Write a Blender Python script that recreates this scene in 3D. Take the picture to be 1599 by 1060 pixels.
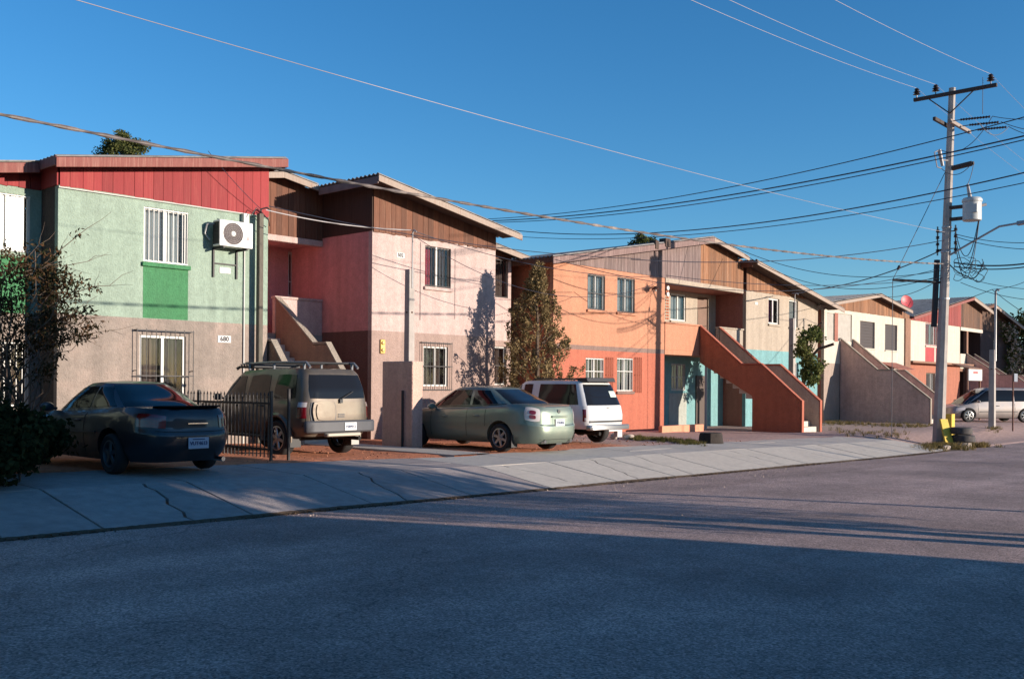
import bpy, bmesh, math, random
from mathutils import Vector, Matrix
random.seed(7)
for o in list(bpy.data.objects): bpy.data.objects.remove(o)
S = bpy.context.scene
C = S.collection

# ------------------------------------------------------------------ camera
CAM_Z = 1.5
YAW = math.radians(42.45)          # the street runs along +X, the houses stand towards +Y
ROLL = math.radians(0.42)
FOC = 1555.0 / 1599.0              # focal length over frame width
fwd = Vector((math.cos(YAW), math.sin(YAW), 0)); rgt = Vector((math.sin(YAW), -math.cos(YAW), 0)); up = Vector((0, 0, 1))
r2 = math.cos(ROLL) * rgt + math.sin(ROLL) * up
u2 = -math.sin(ROLL) * rgt + math.cos(ROLL) * up
cam = bpy.data.cameras.new('camera'); camo = bpy.data.objects.new('camera', cam); C.objects.link(camo)
camo.matrix_world = Matrix(((r2.x, u2.x, -fwd.x, 0), (r2.y, u2.y, -fwd.y, 0), (r2.z, u2.z, -fwd.z, CAM_Z), (0, 0, 0, 1)))
cam.sensor_width = 36; cam.lens = 36 * FOC; cam.shift_y = 71 / 1599.0
cam.clip_start = 0.1; cam.clip_end = 3000
S.camera = camo

# ------------------------------------------------------------------ sky and sun
SUN_AZ = Vector((0.393, -1.0, 0)).normalized(); SUN_EL = math.radians(8.2)
W = bpy.data.worlds.new('World'); S.world = W; W.use_nodes = True
nt = W.node_tree; nt.nodes.clear()
wo = nt.nodes.new('ShaderNodeOutputWorld'); bg = nt.nodes.new('ShaderNodeBackground'); sky = nt.nodes.new('ShaderNodeTexSky')
sky.sky_type = 'NISHITA'; sky.sun_disc = False
sky.sun_elevation = SUN_EL; sky.sun_rotation = math.atan2(SUN_AZ.x, SUN_AZ.y)
sky.altitude = 300; sky.air_density = 1.0; sky.dust_density = 0.15; sky.ozone_density = 4.0
hsv = nt.nodes.new('ShaderNodeHueSaturation'); hsv.inputs['Saturation'].default_value = 1.13
nt.links.new(sky.outputs[0], hsv.inputs['Color']); nt.links.new(hsv.outputs[0], bg.inputs['Color'])
bg.inputs['Strength'].default_value = 0.138
nt.links.new(bg.outputs[0], wo.inputs['Surface'])
sl = bpy.data.lights.new('sun', 'SUN'); so = bpy.data.objects.new('sun', sl); C.objects.link(so)
sl.energy = 5.0; sl.angle = math.radians(0.5); sl.color = (1.0, 0.875, 0.745)
tosun = (SUN_AZ * math.cos(SUN_EL) + Vector((0, 0, math.sin(SUN_EL)))).normalized()
so.rotation_euler = tosun.to_track_quat('Z', 'Y').to_euler(); so.location = (20, -20, 30)
S.view_settings.view_transform = 'Standard'; S.view_settings.look = 'None'; S.view_settings.exposure = 0.68; S.view_settings.gamma = 1.0
S.view_settings.use_curve_mapping = False
S.render.engine = 'CYCLES'; S.cycles.max_bounces = 6; S.cycles.transparent_max_bounces = 12

# ------------------------------------------------------------------ measuring: where a line of sight meets a wall or the ground
def ray(px, py):
    a = (px - 799.5) / 1555.0; b = (601 - py) / 1555.0
    return fwd + a * r2 + b * u2
def onY(px, py, Y):
    d = ray(px, py); t = Y / d.y; return Vector((d.x * t, Y, CAM_Z + d.z * t))
def onX(px, py, X):
    d = ray(px, py); t = X / d.x; return Vector((X, d.y * t, CAM_Z + d.z * t))
def onZ(px, py, Z):
    d = ray(px, py); t = (Z - CAM_Z) / d.z; return Vector((d.x * t, d.y * t, Z))
def onD(px, py, D):
    d = ray(px, py); return Vector((d.x * D, d.y * D, CAM_Z + d.z * D))
def lerp(a, b, t): return a + (b - a) * t
def table(pts):
    def f(x):
        if x <= pts[0][0]: return pts[0][1]
        for (a, va), (b, vb) in zip(pts, pts[1:]):
            if x <= b: return lerp(va, vb, (x - a) / (b - a))
        return pts[-1][1]
    return f

# ------------------------------------------------------------------ materials
MATS = {}
def nodes(m):
    m.use_nodes = True; n = m.node_tree; b = n.nodes['Principled BSDF']; return n, b
def mat(name, col, rough=0.8, metal=0.0, var=0.0, scale=3.0, bump=0.0, bscale=80.0, rnd=0.0, col2=None, stretch=None, streak=0.0, coat=0.0, spec=None, bdist=0.02, speck=0.0):
    """plain surface; var: soft mottling, col2: colour of worn patches, streak: vertical runs, rnd: one tint per piece"""
    if name in MATS: return MATS[name]
    m = bpy.data.materials.new(name); MATS[name] = m; n, b = nodes(m); L = n.links.new
    b.inputs['Roughness'].default_value = rough; b.inputs['Metallic'].default_value = metal
    if coat: b.inputs['Coat Weight'].default_value = coat; b.inputs['Coat Roughness'].default_value = 0.04
    if spec is not None: b.inputs['Specular IOR Level'].default_value = spec
    geo = n.nodes.new('ShaderNodeNewGeometry'); pos = geo.outputs['Position']
    rgb = n.nodes.new('ShaderNodeRGB'); rgb.outputs[0].default_value = (*col, 1); out = rgb.outputs[0]
    def mul(c, fac_socket, lo, hi):
        mr = n.nodes.new('ShaderNodeMapRange'); L(fac_socket, mr.inputs[0]); mr.inputs[1].default_value = 0.25; mr.inputs[2].default_value = 0.75
        mr.inputs[3].default_value = lo; mr.inputs[4].default_value = hi
        mx = n.nodes.new('ShaderNodeVectorMath'); mx.operation = 'SCALE'; L(c, mx.inputs[0]); L(mr.outputs[0], mx.inputs['Scale']); return mx.outputs[0]
    if var:
        vec = pos
        if stretch:
            vm = n.nodes.new('ShaderNodeVectorMath'); vm.operation = 'MULTIPLY'; L(pos, vm.inputs[0]); vm.inputs[1].default_value = stretch; vec = vm.outputs[0]
        t = n.nodes.new('ShaderNodeTexNoise'); t.inputs['Scale'].default_value = scale; t.inputs['Detail'].default_value = 7; t.inputs['Roughness'].default_value = 0.65; L(vec, t.inputs['Vector'])
        if col2:
            r = n.nodes.new('ShaderNodeMapRange'); L(t.outputs[0], r.inputs[0]); r.inputs[1].default_value = 0.5; r.inputs[2].default_value = 0.68; r.inputs[4].default_value = min(1, var * 2.5)
            mx = n.nodes.new('ShaderNodeMix'); mx.data_type = 'RGBA'; L(r.outputs[0], mx.inputs[0]); L(out, mx.inputs[6]); mx.inputs[7].default_value = (*col2, 1); out = mx.outputs[2]
            t2 = n.nodes.new('ShaderNodeTexNoise'); t2.inputs['Scale'].default_value = scale * 6; t2.inputs['Detail'].default_value = 5; L(vec, t2.inputs['Vector'])
            out = mul(out, t2.outputs[0], 1 - var * .6, 1 + var * .6)
        else:
            out = mul(out, t.outputs[0], 1 - var, 1 + var)
    if streak:
        vm = n.nodes.new('ShaderNodeVectorMath'); vm.operation = 'MULTIPLY'; L(pos, vm.inputs[0]); vm.inputs[1].default_value = (5, 5, 0.35)
        t = n.nodes.new('ShaderNodeTexNoise'); t.inputs['Scale'].default_value = 1.0; t.inputs['Detail'].default_value = 5; L(vm.outputs[0], t.inputs['Vector'])
        out = mul(out, t.outputs[0], 1 - streak, 1 + streak)
    if speck:
        t = n.nodes.new('ShaderNodeTexNoise'); t.inputs['Scale'].default_value = 17; t.inputs['Detail'].default_value = 3; t.inputs['Roughness'].default_value = .8; L(pos, t.inputs['Vector'])
        out = mul(out, t.outputs[0], 1 - speck, 1 + speck)
    if rnd:
        oi = n.nodes.new('ShaderNodeObjectInfo'); mr = n.nodes.new('ShaderNodeMapRange'); L(oi.outputs['Random'], mr.inputs[0]); mr.inputs[3].default_value = 1 - rnd; mr.inputs[4].default_value = 1 + rnd
        mx = n.nodes.new('ShaderNodeVectorMath'); mx.operation = 'SCALE'; L(out, mx.inputs[0]); L(mr.outputs[0], mx.inputs['Scale']); out = mx.outputs[0]
    L(out, b.inputs['Base Color'])
    if bump:
        t = n.nodes.new('ShaderNodeTexNoise'); t.inputs['Scale'].default_value = bscale; t.inputs['Detail'].default_value = 4
        if stretch:
            vm = n.nodes.new('ShaderNodeVectorMath'); vm.operation = 'MULTIPLY'; L(pos, vm.inputs[0]); vm.inputs[1].default_value = stretch; L(vm.outputs[0], t.inputs['Vector'])
        else: L(pos, t.inputs['Vector'])
        bp = n.nodes.new('ShaderNodeBump'); bp.inputs['Strength'].default_value = bump; bp.inputs['Distance'].default_value = bdist; L(t.outputs[0], bp.inputs['Height']); L(bp.outputs[0], b.inputs['Normal'])
    return m
def stucco(name, col, var=0.15, streak=0.13, bump=0.7, col2=None):
    col2 = col2 or tuple(c * .80 + .02 for c in col)
    return mat(name, col, 0.92, var=var, scale=0.9, bump=bump, bscale=26, streak=streak, col2=col2, bdist=0.04, speck=0.16)
def wood(name, col, var=0.35, rnd=0.28, col2=None, rough=0.8):
    return mat(name, col, rough, var=var, scale=1.0, stretch=(22, 22, 1.1), bump=0.35, bscale=1.5, rnd=rnd, col2=col2)
def glass(name, tint=(0.86, 0.88, 0.88), refl=0.0):
    """thin window glass: mirror-like at grazing angles, clear straight on"""
    if name in MATS: return MATS[name]
    m = bpy.data.materials.new(name); MATS[name] = m; m.use_nodes = True; n = m.node_tree; n.nodes.clear(); L = n.links.new
    o = n.nodes.new('ShaderNodeOutputMaterial'); tr = n.nodes.new('ShaderNodeBsdfTransparent'); tr.inputs[0].default_value = (*tint, 1)
    g = n.nodes.new('ShaderNodeBsdfGlossy'); g.inputs['Roughness'].default_value = 0.065
    lw = n.nodes.new('ShaderNodeFresnel'); ge = n.nodes.new('ShaderNodeNewGeometry'); io = n.nodes.new('ShaderNodeMath'); io.operation = 'MULTIPLY_ADD'; L(ge.outputs['Backfacing'], io.inputs[0]); io.inputs[1].default_value = -.8333; io.inputs[2].default_value = 1.5; L(io.outputs[0], lw.inputs[0])
    ad = n.nodes.new('ShaderNodeMath'); ad.operation = 'ADD'; ad.use_clamp = True; L(lw.outputs[0], ad.inputs[0]); ad.inputs[1].default_value = refl
    mx = n.nodes.new('ShaderNodeMixShader'); L(ad.outputs[0], mx.inputs[0]); L(tr.outputs[0], mx.inputs[1]); L(g.outputs[0], mx.inputs[2]); L(mx.outputs[0], o.inputs[0])
    return m

# ------------------------------------------------------------------ mesh helpers
ORG = {}
class MB:
    def __init__(s): s.v = []; s.f = []
    def add(s, v, f):
        b = len(s.v); s.v += [tuple(p) for p in v]; s.f += [tuple(i + b for i in q) for q in f]; return s
    def box(s, x0, x1, y0, y1, z0, z1):
        return s.add([(x0, y0, z0), (x1, y0, z0), (x1, y1, z0), (x0, y1, z0), (x0, y0, z1), (x1, y0, z1), (x1, y1, z1), (x0, y1, z1)],
                     [(3, 2, 1, 0), (4, 5, 6, 7), (0, 1, 5, 4), (1, 2, 6, 5), (2, 3, 7, 6), (3, 0, 4, 7)])
    def hexa(s, lo, hi):          # eight corners: four below, four above
        return s.add(list(lo) + list(hi), [(3, 2, 1, 0), (4, 5, 6, 7), (0, 1, 5, 4), (1, 2, 6, 5), (2, 3, 7, 6), (3, 0, 4, 7)])
    def prism(s, poly, axis, a, b):   # a flat outline pushed along an axis; poly in the other two coordinates, in order
        n = len(poly)
        def P(q, t):
            return (t, q[0], q[1]) if axis == 'x' else ((q[0], t, q[1]) if axis == 'y' else (q[0], q[1], t))
        return s.add([P(q, a) for q in poly] + [P(q, b) for q in poly], [tuple(range(n - 1, -1, -1)), tuple(range(n, 2 * n))] + [(i, (i + 1) % n, n + (i + 1) % n, n + i) for i in range(n)])
    def tube(s, pts, r, n=8, cap=True):
        pts = [Vector(p) for p in pts]; k = len(pts); rs = r if isinstance(r, (list, tuple)) else [r] * k
        V = []; F = []; ref = None
        for i, p in enumerate(pts):
            d = (pts[min(i + 1, k - 1)] - pts[max(i - 1, 0)])
            d = d.normalized() if d.length > 1e-9 else Vector((0, 0, 1))
            if ref is None: ref = Vector((0, 0, 1)) if abs(d.z) < 0.9 else Vector((1, 0, 0))
            a = d.cross(ref).normalized(); b = a.cross(d).normalized(); ref = b
            for j in range(n):
                t = 2 * math.pi * j / n; V.append(p + (a * math.cos(t) + b * math.sin(t)) * rs[i])
        for i in range(k - 1):
            for j in range(n): F.append((i * n + j, i * n + (j + 1) % n, (i + 1) * n + (j + 1) % n, (i + 1) * n + j))
        if cap: F += [tuple(range(n - 1, -1, -1)), tuple((k - 1) * n + j for j in range(n))]
        return s.add(V, F)
    def lathe(s, prof, c=(0, 0, 0), axis='z', n=24, close=True):   # prof: (radius, height)
        V = []; F = []; k = len(prof); c = Vector(c)
        for r, h in prof:
            for j in range(n):
                t = 2 * math.pi * j / n; x, y = r * math.cos(t), r * math.sin(t)
                V.append(c + (Vector((x, y, h)) if axis == 'z' else (Vector((h, x, y)) if axis == 'x' else Vector((y, h, x)))))
        for i in range(k - 1):
            for j in range(n): F.append((i * n + j, i * n + (j + 1) % n, (i + 1) * n + (j + 1) % n, (i + 1) * n + j))
        if close: F += [tuple(range(n - 1, -1, -1)), tuple((k - 1) * n + j for j in range(n))]
        return s.add(V, F)
    def grid(s, P, closed=False):   # P: rows of points
        V = [p for row in P for p in row]; w = len(P[0]); F = []
        for i in range(len(P) - 1):
            for j in range(w - (0 if closed else 1)): F.append((i * w + j, i * w + (j + 1) % w, (i + 1) * w + (j + 1) % w, (i + 1) * w + j))
        return s.add(V, F)
    def mesh(s, name, org=Vector((0, 0, 0))):
        m = bpy.data.meshes.new(name); m.from_pydata([tuple(Vector(p) - org) for p in s.v], [], s.f); m.update(); return m
def fixn(m):
    bm = bmesh.new(); bm.from_mesh(m); bmesh.ops.recalc_face_normals(bm, faces=bm.faces); bm.to_mesh(m); bm.free()
def ob(name, mb, material, parent=None, smooth=0, fix=True, bevel=0):
    """one mesh object; its origin is put at the middle of its underside"""
    xs = [p[0] for p in mb.v]; ys = [p[1] for p in mb.v]; zs = [p[2] for p in mb.v]
    o = Vector(((min(xs) + max(xs)) / 2, (min(ys) + max(ys)) / 2, min(zs)))
    m = mb.mesh(name, o)
    if fix: fixn(m)
    if bevel:
        bm = bmesh.new(); bm.from_mesh(m)
        bmesh.ops.bevel(bm, geom=[e for e in bm.edges if e.calc_face_angle(0) > 0.6], offset=bevel, segments=1, affect='EDGES', profile=0.5)
        bm.to_mesh(m); bm.free()
    if smooth:
        for p in m.polygons: p.use_smooth = True
        m.set_sharp_from_angle(angle=math.radians(smooth))
    m.materials.append(material)
    b = bpy.data.objects.new(name, m); C.objects.link(b); ORG[b.name] = o
    if parent is not None: b.parent = parent; b.location = o - ORG[parent.name]
    else: b.location = o
    return b
def tag(o, label=None, cat=None, group=None, kind=None):
    if label: o['label'] = label
    if cat: o['category'] = cat
    if group: o['group'] = group
    if kind: o['kind'] = kind
    return o
def thing(name, loc, label, cat, group=None):
    o = bpy.data.objects.new(name, None); C.objects.link(o); o.location = loc; o.empty_display_size = 0.2; ORG[o.name] = Vector(loc)
    return tag(o, label, cat, group)
def dup(root, loc, rotz=0.0, label=None):
    r = root.copy(); C.objects.link(r); r.location = loc; r.rotation_euler = (0, 0, rotz); ORG[r.name] = Vector(loc)
    if label: r['label'] = label
    for ch in list(root.children):
        c = ch.copy(); C.objects.link(c); c.parent = r
        for g in list(ch.children):
            d = g.copy(); C.objects.link(d); d.parent = c
    return r
def text_part(txt, size, origin, xdir, zdir, material, parent, name='lettering', depth=0.004, align='CENTER'):
    cu = bpy.data.curves.new('t', 'FONT'); cu.body = txt; cu.size = size; cu.extrude = depth / 2; cu.align_x = align; cu.align_y = 'CENTER'; cu.resolution_u = 2; cu.offset = size * .035
    t = bpy.data.objects.new('t', cu); C.objects.link(t)
    m = bpy.data.meshes.new_from_object(t.evaluated_get(bpy.context.evaluated_depsgraph_get()))
    bpy.data.objects.remove(t)
    xd = Vector(xdir).normalized(); zd = Vector(zdir).normalized(); nd = xd.cross(zd)
    mb = MB(); mb.add([Vector(origin) + xd * v.co.x + zd * v.co.y + nd * v.co.z for v in m.vertices], [tuple(p.vertices) for p in m.polygons])
    return ob(name, mb, material, parent)
# ------------------------------------------------------------------ levels of the street
road_z = table([(-60, 0.05), (4, -.20), (13, -.31), (30, -.50), (45, -.55), (400, -.55)])
lot_z = table([(-60, .4), (6, .16), (10, .09), (14, 0), (20, -.03), (26, -.12), (32, -.2), (60, -.2), (400, -.2)])
KERB_Y = 11.2; APRON_Y = 13.0; LOT_Y = 14.9
SW_X1 = 33.0                       # the paved footway ends here, by the big pole
def walk_z(x, y):
    a = road_z(x) + .018; b = lot_z(x)
    return lerp(a, b - .03, (y - KERB_Y) / (APRON_Y - KERB_Y)) if y < APRON_Y else lerp(b - .03, b + .015, (y - APRON_Y) / (LOT_Y - APRON_Y))
def ground_z(x, y):
    if y >= LOT_Y: return lot_z(x)
    if y >= KERB_Y + .05:
        z = walk_z(x, y)
        if x < SW_X1: return z - .06
        k = max(0, min(1, (y - 12.4) / 2.4)); return lerp(road_z(x) - .02, lot_z(x), k * k * (3 - 2 * k))
    if y > 0.4: return road_z(x) - .1
    return lerp(road_z(x) - .1, road_z(x) + .12, min(1, (0.4 - y) / .4))

M_dirt = mat('red_dirt', (.30, .105, .05), 0.95, var=.3, scale=1.1, bump=1.0, bscale=9, col2=(.22, .085, .045), bdist=.05)
M_dirt2 = mat('pale_dirt', (.27, .16, .115), 0.95, var=.3, scale=.7, bump=.8, bscale=14, col2=(.20, .115, .08), bdist=.03)
M_conc = mat('footway_concrete', (.54, .475, .40), 0.9, var=.18, scale=1.3, bump=.5, bscale=45, rnd=.06, col2=(.42, .37, .32))
M_conc2 = mat('weathered_concrete', (.30, .27, .24), 0.9, var=.22, scale=2.2, bump=.5, bscale=30, streak=.12)
# asphalt: worn grey with a pinkish dusting of soil, fine grain, older patches and tyre tracks
def asphalt():
    m = mat('asphalt', (.37, .255, .22), 0.9, var=.22, scale=.55, bump=.9, bscale=90, col2=(.47, .31, .26), bdist=.012)
    n = m.node_tree; b = n.nodes['Principled BSDF']; L = n.links.new
    src = b.inputs['Base Color'].links[0].from_socket
    geo = [x for x in n.nodes if x.type == 'NEW_GEOMETRY'][0]
    t = n.nodes.new('ShaderNodeTexNoise'); t.inputs['Scale'].default_value = 48; t.inputs['Detail'].default_value = 5; t.inputs['Roughness'].default_value = .8; L(geo.outputs['Position'], t.inputs['Vector'])
    mr = n.nodes.new('ShaderNodeMapRange'); L(t.outputs[0], mr.inputs[0]); mr.inputs[1].default_value = .3; mr.inputs[2].default_value = .7; mr.inputs[3].default_value = .42; mr.inputs[4].default_value = 1.6
    vm = n.nodes.new('ShaderNodeVectorMath'); vm.operation = 'SCALE'; L(src, vm.inputs[0]); L(mr.outputs[0], vm.inputs['Scale'])
    # tracks worn along the street
    v2 = n.nodes.new('ShaderNodeVectorMath'); v2.operation = 'MULTIPLY'; L(geo.outputs['Position'], v2.inputs[0]); v2.inputs[1].default_value = (.03, .9, 0)
    t2 = n.nodes.new('ShaderNodeTexNoise'); t2.inputs['Scale'].default_value = 1; t2.inputs['Detail'].default_value = 3; L(v2.outputs[0], t2.inputs['Vector'])
    m2 = n.nodes.new('ShaderNodeMapRange'); L(t2.outputs[0], m2.inputs[0]); m2.inputs[1].default_value = .3; m2.inputs[2].default_value = .7; m2.inputs[3].default_value = .8; m2.inputs[4].default_value = 1.22
    v3 = n.nodes.new('ShaderNodeVectorMath'); v3.operation = 'SCALE'; L(vm.outputs[0], v3.inputs[0]); L(m2.outputs[0], v3.inputs['Scale'])
    nz = n.nodes.new('ShaderNodeTexNoise'); nz.inputs['Scale'].default_value = 1.6; nz.inputs['Detail'].default_value = 6; L(geo.outputs['Position'], nz.inputs['Vector'])
    ad = n.nodes.new('ShaderNodeVectorMath'); ad.operation = 'MULTIPLY_ADD'; L(nz.outputs['Color'], ad.inputs[0]); ad.inputs[1].default_value = (.9, .9, 0); L(geo.outputs['Position'], ad.inputs[2])
    vo = n.nodes.new('ShaderNodeTexVoronoi'); vo.feature = 'DISTANCE_TO_EDGE'; vo.inputs['Scale'].default_value = .23; L(ad.outputs[0], vo.inputs['Vector'])
    cr = n.nodes.new('ShaderNodeMapRange'); L(vo.outputs['Distance'], cr.inputs[0]); cr.inputs[1].default_value = .0; cr.inputs[2].default_value = .004; cr.inputs[3].default_value = .62; cr.inputs[4].default_value = 1
    v4 = n.nodes.new('ShaderNodeVectorMath'); v4.operation = 'SCALE'; L(v3.outputs[0], v4.inputs[0]); L(cr.outputs[0], v4.inputs['Scale'])
    sp = n.nodes.new('ShaderNodeTexNoise'); sp.inputs['Scale'].default_value = .35; sp.inputs['Detail'].default_value = 8; sp.inputs['Roughness'].default_value = .6; L(geo.outputs['Position'], sp.inputs['Vector'])
    sr = n.nodes.new('ShaderNodeMapRange'); L(sp.outputs[0], sr.inputs[0]); sr.inputs[1].default_value = .35; sr.inputs[2].default_value = .62; sr.inputs[3].default_value = .74; sr.inputs[4].default_value = 1.12
    v5 = n.nodes.new('ShaderNodeVectorMath'); v5.operation = 'SCALE'; L(v4.outputs[0], v5.inputs[0]); L(sr.outputs[0], v5.inputs['Scale']); 
    ag = n.nodes.new('ShaderNodeTexVoronoi'); ag.inputs['Scale'].default_value = 62; L(geo.outputs['Position'], ag.inputs['Vector']); bw_ = n.nodes.new('ShaderNodeRGBToBW'); L(ag.outputs['Color'], bw_.inputs[0])
    ar = n.nodes.new('ShaderNodeMapRange'); L(bw_.outputs[0], ar.inputs[0]); ar.inputs[1].default_value = .15; ar.inputs[2].default_value = .85; ar.inputs[3].default_value = .55; ar.inputs[4].default_value = 1.5
    v6 = n.nodes.new('ShaderNodeVectorMath'); v6.operation = 'SCALE'; L(v5.outputs[0], v6.inputs[0]); L(ar.outputs[0], v6.inputs['Scale']); L(v6.outputs[0], b.inputs['Base Color'])
    return m
M_asph = asphalt()

# ground sheet: fine near the lots, coarse out to the horizon. Red soil on the near lots, paler soil further along
def ground_mat():
    m = bpy.data.materials.new('lot_soil'); n, b = nodes(m); L = n.links.new; b.inputs['Roughness'].default_value = .95
    geo = n.nodes.new('ShaderNodeNewGeometry'); sp = n.nodes.new('ShaderNodeSeparateXYZ'); L(geo.outputs['Position'], sp.inputs[0])
    t = n.nodes.new('ShaderNodeTexNoise'); t.inputs['Scale'].default_value = .8; t.inputs['Detail'].default_value = 8; L(geo.outputs['Position'], t.inputs['Vector'])
    a = n.nodes.new('ShaderNodeMath'); a.operation = 'MULTIPLY_ADD'; L(t.outputs[0], a.inputs[0]); a.inputs[1].default_value = 2.5; L(sp.outputs['X'], a.inputs[2])
    r = n.nodes.new('ShaderNodeMapRange'); L(a.outputs[0], r.inputs[0]); r.inputs[1].default_value = 21.6; r.inputs[2].default_value = 23.0
    t2 = n.nodes.new('ShaderNodeTexNoise'); t2.inputs['Scale'].default_value = 7; t2.inputs['Detail'].default_value = 8; t2.inputs['Roughness'].default_value = .7; L(geo.outputs['Position'], t2.inputs['Vector'])
    def ramp(c0, c1):
        x = n.nodes.new('ShaderNodeValToRGB'); x.color_ramp.elements[0].position = .33; x.color_ramp.elements[1].position = .68
        x.color_ramp.elements[0].color = (*c0, 1); x.color_ramp.elements[1].color = (*c1, 1); L(t2.outputs[0], x.inputs[0]); return x.outputs[0]
    mx = n.nodes.new('ShaderNodeMix'); mx.data_type = 'RGBA'; L(r.outputs[0], mx.inputs[0]); L(ramp((.42, .125, .055), (.78, .285, .135)), mx.inputs[6]); L(ramp((.36, .225, .185), (.60, .40, .335)), mx.inputs[7])
    L(mx.outputs[2], b.inputs['Base Color'])
    t3 = n.nodes.new('ShaderNodeTexNoise'); t3.inputs['Scale'].default_value = 11; t3.inputs['Detail'].default_value = 9; t3.inputs['Roughness'].default_value = .7; L(geo.outputs['Position'], t3.inputs['Vector'])
    bp = n.nodes.new('ShaderNodeBump'); bp.inputs['Strength'].default_value = 1; bp.inputs['Distance'].default_value = .05; L(t3.outputs[0], bp.inputs['Height']); L(bp.outputs[0], b.inputs['Normal'])
    return m
def axis(lo, hi, a, b, step, grow=1.5):
    v = [a]; d = step
    while v[0] > lo: d *= grow; v.insert(0, v[0] - d)
    x = a
    while x < b: x += step; v.append(x)
    d = step
    while v[-1] < hi: d *= grow; v.append(v[-1] + d)
    return v
gx = axis(-900, 1500, -6, 70, 1.0); gy = axis(-900, 1500, 15.4, 32, .8)
gy = [y for y in gy if y < -3] + [-3, -1, 0, .4, .45, 4, 8, 11.2, 11.26, 11.8, 12.4, 13, 13.6, 14.2, 14.88] + [y for y in gy if y >= 15.3]
g = MB(); rg = random.Random(3)
g.grid([[(x, y, ground_z(x, y) + (rg.uniform(-.02, .02) if y > 15.2 and -6 < x < 70 and y < 40 else 0)) for x in gx] for y in gy])
tag(ob('ground', g, ground_mat(), fix=False, smooth=60), kind='structure')
rd = MB(); rx = axis(-400, 900, -6, 60, 2.0, 1.4)
rd.grid([[(x, y, road_z(x) + .04 * (1 - ((y - 5.8) / 5.4) ** 2)) for x in rx] for y in [0.4, 2, 4, 6, 8, 9.5, 10.6, 11.2]])
tag(ob('road', rd, M_asph, fix=False, smooth=60), kind='structure')

# footway: cast slabs, each with its own edges; cracked slabs are cut into pieces
foot = thing('sidewalk', (13, 13, road_z(13)), None, None); foot['kind'] = 'structure'
M_drive = mat('old_driveway_concrete', (.36, .30, .275), 0.92, var=.25, scale=1.1, bump=.6, bscale=40, rnd=.05, col2=(.28, .225, .205))
M_sl = None
def slab(poly, name='slab', m=None, drop=0.0):
    mb = MB(); n = len(poly)
    top = [(x, y, walk_z(x, y) - drop) for x, y in poly]; bot = [(x, y, walk_z(x, y) - .2) for x, y in poly]
    mb.add(bot + top, [tuple(range(n - 1, -1, -1)), tuple(range(n, 2 * n))] + [(i, (i + 1) % n, n + (i + 1) % n, n + i) for i in range(n)])
    return ob(name, mb, m or M_sl, foot, bevel=.004)
def crack(x0, y0, x1, y1, n, amp, r):
    return [(lerp(x0, x1, i / n) + (r.uniform(-amp, amp) if 0 < i < n else 0), lerp(y0, y1, i / n) + (r.uniform(-amp, amp) * .4 if 0 < i < n else 0)) for i in range(n + 1)]
rs = random.Random(11)
xj = [-8.7]
while xj[-1] < SW_X1 - .6: xj.append(xj[-1] + 2.0 + rs.uniform(-.06, .06))
xj[-1] = SW_X1
G = .014
for i, (a, b) in enumerate(zip(xj, xj[1:])):
    a += G; b -= G; d = rs.uniform(-.004, .004); m = (a + b) / 2
    M_sl = M_drive if b < 13.6 else M_conc
    e = lambda: rs.uniform(-.025, .025)
    front = [(lerp(a, b, k / 6), KERB_Y + (e() if 0 < k < 6 else 0)) for k in range(7)]
    y1 = APRON_Y - G
    if i in (6, 7, 11, 12, 13, 15, 4, 9, 17, 18):       # broken across
        x0 = lerp(a, b, rs.uniform(.3, .7)); x1 = lerp(a, b, rs.uniform(.3, .7)); c = crack(x0, KERB_Y, x1, y1, 9, .07, rs)
        w = .022
        k0 = [p for p in front if p[0] < x0 - .03]; k1 = [p for p in front if p[0] > x0 + .03]
        slab(k0 + [(x - w, y) for x, y in c] + [(a, y1)], drop=d); slab([(x + w, y) for x, y in c][::-1][::-1][:1] + k1 + [(b, y1)] + [(x + w, y) for x, y in c][::-1][:-1], drop=d + .003)
    else:
        slab(front + [(b, y1), (a, y1)], drop=d)
    d = rs.uniform(.005, .009)
    back = [(lerp(b, a, k / 5), LOT_Y + (rs.uniform(-.12, .1) if 0 < k < 5 else 0)) for k in range(6)]
    if i in (5, 10, 14, 17):
        ym = lerp(APRON_Y, LOT_Y, rs.uniform(.4, .6)); c = crack(a, ym, b, ym + rs.uniform(-.2, .2), 8, .06, rs)
        slab([(a, APRON_Y + G), (b, APRON_Y + G)] + [(x, y - .012) for x, y in c][::-1], drop=d); slab([(x, y + .012) for x, y in c] + back, drop=d)
    else:
        slab([(a, APRON_Y + G), (b, APRON_Y + G)] + back, drop=d)
# a cast strip leads from the footway past the meter wall towards the houses
walkw = MB(); 
def strip(x0, x1, y0, y1, zoff=.03):
    mb = MB(); n = 6
    ys = [lerp(y0, y1, i / n) for i in range(n + 1)]
    top = [[(x0 + rs.uniform(-.03, .03), y, lot_z(x0) + zoff), (x1 + rs.uniform(-.03, .03), y, lot_z(x1) + zoff)] for y in ys]
    mb.grid(top); mb.grid([[(p.__getitem__(0), p[1], p[2] - .15) for p in r] for r in top])
    for i in range(n):
        for s in (0, 1):
            p, q = top[i][s], top[i + 1][s]; mb.add([p, q, (q[0], q[1], q[2] - .15), (p[0], p[1], p[2] - .15)], [(0, 1, 2, 3)])
    return mb
tag(ob('path', strip(14.6, 15.65, 14.95, 20.6), M_conc), kind='structure')
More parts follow.
